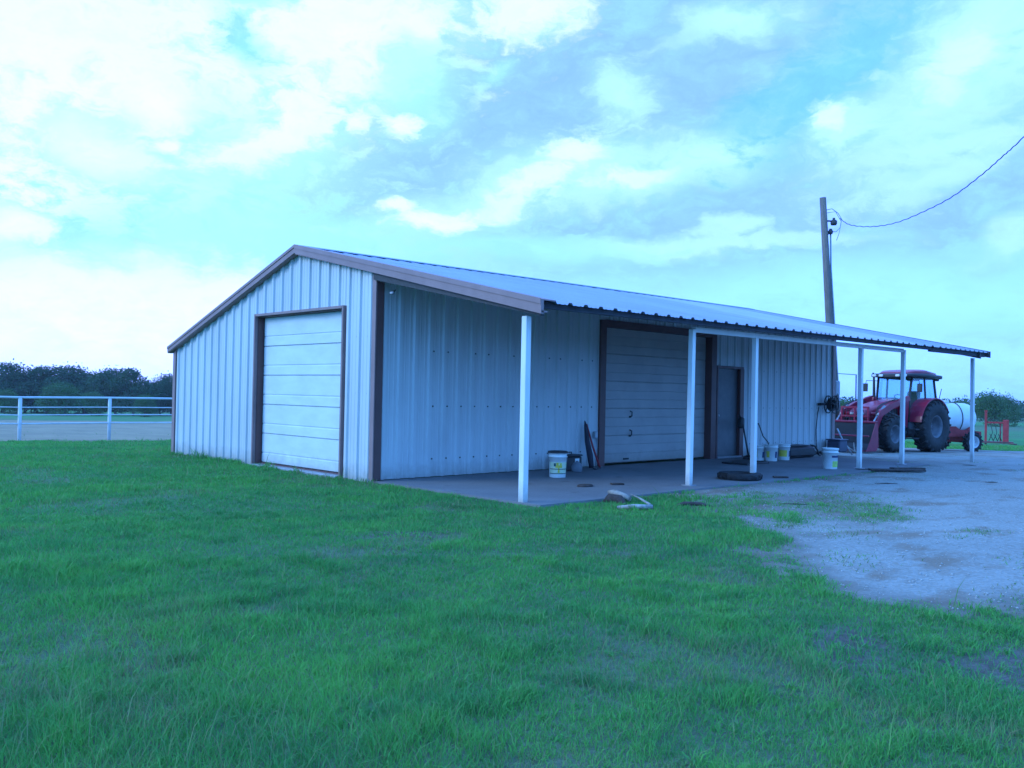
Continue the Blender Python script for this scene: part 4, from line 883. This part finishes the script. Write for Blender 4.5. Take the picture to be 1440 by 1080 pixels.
def crown_mesh(name, seed, H, W, base, nblob, nleaf, ls, mt, loose=.25, droop=0):
    g = np.random.default_rng(seed); V = []; cnt = 0
    bl = []
    for i in range(nblob):
        a = g.random()*2*math.pi; zt_ = base+(H-base)*(.12+.80*g.random()**.8); k = (zt_-base)/(H-base); rad = W/2*math.sqrt(max(.05, 1-(2*k-.85)**2))*(.25+.6*g.random())
        s_ = (.15+.13*g.random())*W
        bl.append((rad*math.cos(a), rad*math.sin(a), zt_, s_, s_*(.6+.4*g.random())))
    per = nleaf//nblob
    for (bx_, by_, bz_, s_, sz) in bl:
        d = g.normal(size=(per, 3)); d /= np.linalg.norm(d, axis=1)[:, None]
        r_ = (.55+.5*g.random(per))[:, None]; r_ += (g.random(per) < loose)[:, None]*g.random((per, 1))*.5
        p = d*r_*np.array([s_, s_, sz])+np.array([bx_, by_, bz_])
        p[:, 2] = np.maximum(p[:, 2]-droop*np.abs(d[:, 0])*s_, .15)
        V.append(p)
    P_ = np.concatenate(V); n = len(P_)
    t1 = g.normal(size=(n, 3)); t1 /= np.linalg.norm(t1, axis=1)[:, None]; t2 = np.cross(t1, g.normal(size=(n, 3))); t2 /= np.linalg.norm(t2, axis=1)[:, None]
    sz_ = (ls*(.6+.8*g.random(n)))[:, None]
    q = np.stack([P_-t1*sz_, P_-t2*sz_*.55, P_+t1*sz_, P_+t2*sz_*.55], 1).reshape(-1, 3)
    o = npmesh(name, q, np.arange(4*n).reshape(-1, 4), None, [mt])
    at = o.data.attributes.new('rnd', 'FLOAT', 'POINT'); at.data.foreach_set('value', np.repeat(g.random(n), 4).astype(np.float32)); return o, bl
def tree_proto(seed, H, W, base, nblob, nleaf, ls, mt, loose=.25):
    r_ = empty('tree'); cr, bl = crown_mesh('crown', seed, H, W, base, nblob, nleaf, ls, mt, loose); cr.parent = r_
    mb = MB(); mb.tube([(0, 0, -1.0), (.02*H, 0, H*.2), (0, .02*H, H*.45), (0, 0, H*.75)], [.03*H, .022*H, .016*H, .006*H], 8)
    for b in bl[::2]: mb.tube([(0, 0, max(base*.5, b[2]*.4)), (b[0]*.5, b[1]*.5, b[2]*.75), (b[0], b[1], b[2])], [.010*H, .007*H, .003*H], 6)
    mb.build('trunk', BARK, r_); return r_
def dup(r_, loc, rot, sc, label, group, cat='tree'):
    c = r_.copy(); COL.objects.link(c); c.location = loc; c.rotation_euler = (0, 0, rot); c.scale = sc
    for ch in list(r_.children):
        d = ch.copy(); COL.objects.link(d); d.parent = c
    return tag(c, label, cat, group)
protos = [tree_proto(1, 9, 10, .4, 26, 13000, .19, LEAF, .06), tree_proto(2, 9, 8, .3, 22, 12000, .18, LEAF, .06), tree_proto(3, 9, 11, .3, 28, 14000, .20, LEAF, .08), tree_proto(4, 9, 8, 1.0, 18, 5200, .19, LEAF, .25), tree_proto(5, 6, 9, .2, 22, 11000, .15, LEAF2, .3)]
def dirpt(px, Z): return cp(Z, -Z*(px-720)/1250.5)
GL_ = 'trees in the dark tree line beyond the dirt paddock'
TL = [(-150, 512, 1, 190, 1.0, 'broad dark tree outside the left end of the tree line'),
      (-95, 516, 2, 185, 1.0, 'dark rounded tree near the left end of the tree line'),
      (-45, 518, 0, 190, 1.0, 'dark spreading tree second from the left end of the tree line'),
      (4, 513, 2, 180, 1.0, 'tall dark tree at the left edge of the photo'),
      (36, 521, 0, 185, 1.0, 'dark tree just right of the tallest left edge tree'),
      (66, 515, 1, 180, .9, 'dark tree with a raised top above the first fence bay'),
      (92, 517, 2, 186, .9, 'dark tree right of the raised one, above the middle of the fence bay'),
      (118, 521, 0, 190, .9, 'dark tree behind the bright green bush'),
      (142, 523, 1, 184, .9, 'dark tree just left of the second fence post'),
      (164, 521, 2, 180, .8, 'dark tree just right of the second fence post'),
      (188, 516, 3, 172, 1.0, 'loose open crowned tree with sky showing through, left of the barn'),
      (212, 536, 1, 182, .6, 'low dark tree beside the loose open crowned tree'),
      (226, 533, 0, 188, .6, 'low dark tree with a ragged top near the barn corner'),
      (242, 528, 2, 184, .7, 'dark tree partly hidden by the barn corner'),
      (275, 526, 1, 184, .8, 'dark tree hidden behind the barn'),
      (8, 549, 4, 160, .8, 'lower green bushy tree in front of the tree line at the left edge'),
      (85, 541, 4, 158, .9, 'bright green rounded bushy tree standing in front of the dark tree line'),
      (130, 552, 4, 165, .8, 'dull green bushy tree left of the second fence post'),
      (205, 556, 4, 160, .7, 'low green bushy tree behind the fence near the barn')]
used = set()
def horizon(px): return 540+12.9+.0201*(px-720)
for (px, top, k, Z, wsc, lb_) in TL:
    x, y = dirpt(px, Z); z = hz(x, y); Hn = (CAM.z+(horizon(px)-top-3)*Z/1250.5)-z
    H0 = 6 if k == 4 else 9; s_ = Hn/H0
    wd_ = wsc*s_*(1.0 if k != 4 else .9)
    wd_ *= 1.35 if k != 3 else 1.0
    dup(protos[k], (x, y, z-.1), px*1.7, (wd_, wd_, s_*1.0), lb_, GL_)
GR_ = 'trees on the far side of the field at the right'
for (px, top, k, Z, wsc, lb_) in [(1352, 566, 4, 150, .9, 'left bushy tree of the clump behind the tank trailer'), (1388, 557, 4, 140, .95, 'tall bushy tree of the clump right behind the last porch post'), (1412, 561, 4, 146, .75, 'right bushy tree of the clump behind the red implement'),
        (1192, 566, 4, 120, .8, 'green bushy tree seen between the barn corner and the tractor'), (1163, 558, 4, 130, .9, 'green tree mostly hidden behind the barn corner'),
        (1480, 580, 4, 170, 1.1, 'low tree just outside the right edge of the photo')]:
    x, y = dirpt(px, Z); z = hz(x, y); Hn = (CAM.z+(horizon(px)-top)*Z/1250.5)-z; s_ = Hn/6
    dup(protos[4], (x, y, z-.1), px*1.3, (wsc*s_, wsc*s_, s_), lb_, GR_)
for p_ in protos:
    for ch in list(p_.children): bpy.data.objects.remove(ch)
    bpy.data.objects.remove(p_)
# far woods as one mass right round
g = np.random.default_rng(77); pts = []
for th in np.arange(-75, 75, .115):
    Zr = 285+25*math.sin(th*.7)+g.random()*25; a_ = YAW+R(th); x = CAM.x+Zr*math.cos(a_); y = CAM.y+Zr*math.sin(a_); z = hz(x, y)
    H_ = 4.3+1.8*fbm(np.array([th*.5]), np.array([3.]))[0]+g.random()*.5
    n = 110; q = g.normal(size=(n, 3))*np.array([1.6, 1.6, .22*H_])+np.array([x, y, z+H_*.52]); q[:, 2] = np.minimum(q[:, 2], z+H_); pts.append(q)
Pp = np.concatenate(pts); n = len(Pp); t1 = g.normal(size=(n, 3)); t1 /= np.linalg.norm(t1, axis=1)[:, None]; t2 = np.cross(t1, g.normal(size=(n, 3))); t2 /= np.linalg.norm(t2, axis=1)[:, None]; s_ = (.34*(.6+.8*g.random(n)))[:, None]
o = npmesh('woods', np.stack([Pp-t1*s_, Pp-t2*s_*.7, Pp+t1*s_, Pp+t2*s_*.7], 1).reshape(-1, 3), np.arange(4*n).reshape(-1, 4), None, [LEAF])
at = o.data.attributes.new('rnd', 'FLOAT', 'POINT'); at.data.foreach_set('value', np.repeat(g.random(n), 4).astype(np.float32)); tag(o, 'far low line of woods along the horizon', 'woods', kind='stuff')

# ------------------------------------------------------------------ grass
def grassmat():
    m = bpy.data.materials.new('grass_blades'); m.use_nodes = True; t = m.node_tree; b = t.nodes['Principled BSDF']; b.inputs['Roughness'].default_value = .6; b.inputs['Specular IOR Level'].default_value = .25
    at = nn(t, 'ShaderNodeAttribute', attribute_name='rnd'); dr = nn(t, 'ShaderNodeAttribute', attribute_name='dry'); tcn = nn(t, 'ShaderNodeTexCoord')
    c = mixc(t, at.outputs['Fac'], (.050, .235, .062), (.105, .39, .085))
    c = mixc(t, math_n(t, 'MULTIPLY', tn(t, tcn.outputs['Object'], .45, 4), .5), c, (.15, .47, .075))
    c = mixc(t, math_n(t, 'MULTIPLY', tn(t, tcn.outputs['Object'], 2.2, 5, lo=.45, hi=.62, sc=(1, 1, 1)), .38), c, (.030, .18, .072))
    c = mixc(t, dr.outputs['Fac'], c, (.22, .22, .12))
    t.links.new(c, b.inputs['Base Color'])
    tb_ = nn(t, 'ShaderNodeBsdfTranslucent'); t.links.new(c, tb_.inputs[0]); mx = nn(t, 'ShaderNodeMixShader'); mx.inputs[0].default_value = .35
    out = t.nodes['Material Output']; t.links.new(b.outputs[0], mx.inputs[1]); t.links.new(tb_.outputs[0], mx.inputs[2]); t.links.new(mx.outputs[0], out.inputs[0]); return m
GM = grassmat()
def blades(name, x, y, h, w_, lean, seed, dry, extra=0):
    g = np.random.default_rng(seed); n = len(x); z = hgt(x, y)-.012
    a = g.random(n)*2*math.pi; la = g.random(n)*2*math.pi
    wx, wy = np.cos(a)*w_, np.sin(a)*w_; lx, ly = np.cos(la)*lean*h, np.sin(la)*lean*h
    B = np.stack([x, y, z], 1); Wv = np.stack([wx, wy, 0*wx], 1); Lv = np.stack([lx, ly, 0*lx], 1); U = np.stack([0*h, 0*h, h], 1)
    v = np.stack([B-Wv, B+Wv, B+Wv*.75+Lv*.35+U*.58, B-Wv*.75+Lv*.35+U*.58, B+Lv+U*(1-.25*np.minimum(lean, 1.5)[:, None]**2 if isinstance(lean, np.ndarray) else 1)], 1)
    I = np.arange(n)*5
    o = npmesh(name, v.reshape(-1, 3), np.stack([I, I+1, I+2, I+3], 1), np.stack([I+3, I+2, I+4], 1), [GM])
    for nm, val in (('rnd', g.random(n)*.75+.25*np.clip(extra, 0, 1)), ('dry', dry)):
        at = o.data.attributes.new(nm, 'FLOAT', 'POINT'); at.data.foreach_set('value', np.repeat(val, 5).astype(np.float32))
    return o
g = np.random.default_rng(21)
xs, ys, ds = [], [], []
D0, DN, KN = 5.5, 47, 1.68; RHO = 7800
for (r0, r1) in [(1.2, 3), (3, 5.5), (5.5, 8), (8, 11), (11, 15), (15, 20), (20, 27), (27, 36), (36, 47)]:
    span = R(44); area = span*(r1*r1-r0*r0); rm = (r0+r1)/2
    rho = RHO*(1 if rm < D0 else (D0/rm)**KN)*(1 if rm > 3 else .5)
    n = int(area*rho); rr = np.sqrt(g.random(n)*(r1*r1-r0*r0)+r0*r0); th = YAW+(g.random(n)*2-1)*span
    xs.append(CAM.x+rr*np.cos(th)); ys.append(CAM.y+rr*np.sin(th)); ds.append(rr)
x = np.concatenate(xs); y = np.concatenate(ys); d = np.concatenate(ds)
dens = np.clip(.5-gsd(x, y)*2.2, 0, 1)
TONG = np.array([(1.2, -4.4), (3.0, -3.95), (4.3, -4.6), (4.9, -5.3), (4.4, -6.1), (3.2, -6.9), (2.3, -7.2), (1.4, -6.4), (.5, -6.0)])
tg = sdist(TONG, x, y)+(fbm(x*2, y*2)-.5)*1.2
dens = np.maximum(dens, .75*sm(-.1, .5, tg)*sm(.36, .52, fbm(x*1.6+5, y*2.4, 3)))
inb = (x > -.03) & (((x < 12.52) | ((y > -.2) & (x < 15.3)))) & (y > -3.62) & (y < 7.4)
uu = (x-FA[0])*FD[0]+(y-FA[1])*FD[1]; vv = (x-FA[0])*FN[0]+(y-FA[1])*FN[1]
dens = np.where(vv > -.2+(fbm(x*.8, y*.8)-.5)*.8, dens*.04, dens)
bare = fbm(x*1.1+9, y*1.1+4, 4)                                      # thin worn patches
dens = dens*(1-.55*sm(.66, .74, bare))
dens = dens*(1-.7*worn(x, y))
keep = (~inb) & (g.random(len(x)) < dens)
x, y, d, bare = x[keep], y[keep], d[keep], bare[keep]; n = len(x)
tall = sm(.48, .75, fbm(x*.9+3, y*.9+8, 3)); tuft = sm(.62, .8, fbm(x*4+1, y*4+2, 2))
nl = sm(-.05, .4, np.arctan2((x-CAM.x)*L2[0]+(y-CAM.y)*L2[1], (x-CAM.x)*F2[0]+(y-CAM.y)*F2[1])+(fbm(x*.9, y*.9)-.5)*.5)*(1-sm(4.2, 6.5, d))            # rank grass at the camera's left
h = (.028+.030*g.random(n))*(1+.6*tall+.9*tuft+1.5*nl*g.random(n))
nearw = (x > -.3) & (x < 0) & (y > -.2) & (y < 7.5); h = np.where(nearw, h*(1+1.6*sm(.5, .7, fbm(x*3, y*3))), h)
stalk = g.random(n) < .004*(1+4*nl); h = np.where(stalk, h*2.2+.03, h)
w_ = (.0012+.0008*g.random(n))*(1+np.maximum(d-3, 0)/4.6)
dry = np.where(stalk | (g.random(n) < .05), .35+.4*g.random(n), np.where(g.random(n) < .04+.25*sm(.62, .72, bare), .5+.5*g.random(n), .0))+.25*sm(.58, .72, bare)*g.random(n)
lean_ = .25+.75*g.random(n)
T_n = 1500; rr_ = 1.8+12*g.random(T_n)**.7; a_ = YAW+(g.random(T_n)*2-1)*R(43); cx_ = CAM.x+rr_*np.cos(a_); cy_ = CAM.y+rr_*np.sin(a_)      # longer arching tufts
ok = ~((cx_ > -.3) & (cy_ > -3.9)) & (gsd(cx_, cy_) < -.3) & (fbm(cx_*.5+2, cy_*.5+6, 3) > .47); cx_, cy_, rr_ = cx_[ok], cy_[ok], rr_[ok]
kk = 16; m_n = len(cx_)*kk; sc_ = np.repeat(.6+.6*g.random(len(cx_)), kk)
x = np.concatenate([x, np.repeat(cx_, kk)+g.normal(size=m_n)*.018]); y = np.concatenate([y, np.repeat(cy_, kk)+g.normal(size=m_n)*.018])
h = np.concatenate([h, sc_*(.04+.05*g.random(m_n))]); w_ = np.concatenate([w_, (.0016+.0012*g.random(m_n))*(1+np.repeat(rr_, kk)/7)]); lean_ = np.concatenate([lean_, .5+1.3*g.random(m_n)])
dry = np.concatenate([dry, np.where(g.random(m_n) < .12, .6, .05)]); tall = np.concatenate([tall, np.ones(m_n)])
o = blades('grass', x, y, h, w_, lean_, 5, np.clip(dry, 0, 1), tall); tag(o, 'green lawn grass growing around the barn', 'grass', kind='stuff')
# weeds on the gravel: loose tufts
tx_, ty_, th_ = [], [], []
centres = [(1.1, -6.35, .16, 260), (2.75, -6.9, .22, 320), (3.1, -6.0, .55, 800), (3.9, -5.6, .6, 900), (4.6, -5.2, .35, 300), (3.8, -4.3, .3, 260), (2.2, -4.9, .6, 900), (1.2, -7.0, .35, 260), (2.55, -7.9, .16, 200), (1.9, -7.9, .1, 60), (5.6, -4.6, .2, 140), (-.2, -7.75, .3, 240), (.9, -8.9, .3, 120), (-.4, -9.3, .35, 320), (.3, -9.6, .4, 260)]
for (cx_, cy_, s_, k_) in centres:
    tx_.append(cx_+g.normal(size=k_)*s_); ty_.append(cy_+g.normal(size=k_)*s_*.6); th_.append(np.full(k_, .05))
for k in range(26):
    r_ = 18+g.random()*14; a_ = YAW-R(12+g.random()*20); cx_, cy_ = CAM.x+r_*math.cos(a_), CAM.y+r_*math.sin(a_)
    if cy_ > -3.7 and cx_ < 15.5: continue
    tx_.append(cx_+g.normal(size=60)*.22); ty_.append(cy_+g.normal(size=60)*.15); th_.append(np.full(60, .045))
tx_ = np.concatenate(tx_); ty_ = np.concatenate(ty_); th_ = np.concatenate(th_)
ok = ~((ty_ > -3.65) & (tx_ < 15.4)); tx_, ty_, th_ = tx_[ok], ty_[ok], th_[ok]; n = len(tx_)
o = blades('weeds', tx_, ty_, th_*(.5+g.random(n)), .004*(.6+g.random(n)), .4+.8*g.random(n), 6, np.where(g.random(n) < .35, .9, .3), 0); tag(o, 'sparse weeds sprouting on the gravel edge', 'weeds', kind='stuff')
# pebbles
n = 16000; px_ = g.random(n)*16-2.5; py_ = -3.7-g.random(n)*9
ok = gsd(px_, py_) > .05; px_, py_ = px_[ok], py_[ok]; n = len(px_); pz = grav_z(px_, py_); s_ = .004+.011*g.random(n)**2.5
oct_ = np.array([(1, 0, 0), (0, 1, 0), (-1, 0, 0), (0, -1, 0), (0, 0, .7), (0, 0, -.7)]); ft = np.array([(0, 1, 4), (1, 2, 4), (2, 3, 4), (3, 0, 4), (1, 0, 5), (2, 1, 5), (3, 2, 5), (0, 3, 5)])
an = g.random(n)*6.28; v = oct_[None]*s_[:, None, None]*(.7+.6*g.random((n, 6, 1))); ca, sa = np.cos(an)[:, None], np.sin(an)[:, None]
v = np.stack([v[..., 0]*ca-v[..., 1]*sa, v[..., 0]*sa+v[..., 1]*ca, v[..., 2]], -1)+np.stack([px_, py_, pz+s_*.25], -1)[:, None]
o = npmesh('pebbles', v.reshape(-1, 3), None, (ft[None]+np.arange(n)[:, None, None]*6).reshape(-1, 3), [mat('limestone_pebble', (.36, .35, .33), .85, 0, .2, 25)]); tag(o, 'loose pale pebbles on the gravel yard', 'pebbles', kind='stuff')

# ------------------------------------------------------------------ haze
hm = bpy.data.materials.new('thin_air_haze'); hm.use_nodes = True; t = hm.node_tree; t.nodes.clear(); o_ = nn(t, 'ShaderNodeOutputMaterial'); pv = nn(t, 'ShaderNodeVolumePrincipled')
pv.inputs['Color'].default_value = (.85, .92, 1, 1); pv.inputs['Density'].default_value = .00024; pv.inputs['Anisotropy'].default_value = .2; t.links.new(pv.outputs[0], o_.inputs['Volume'])
zlow = min(v.co.z for v in gob.data.vertices)
hb = MB().box((8, -2, (zlow-1+14)/2), (3300, 3300, 14-(zlow-1))).build('haze', hm); tag(hb, 'thin bluish air over the far field', 'haze', kind='stuff')
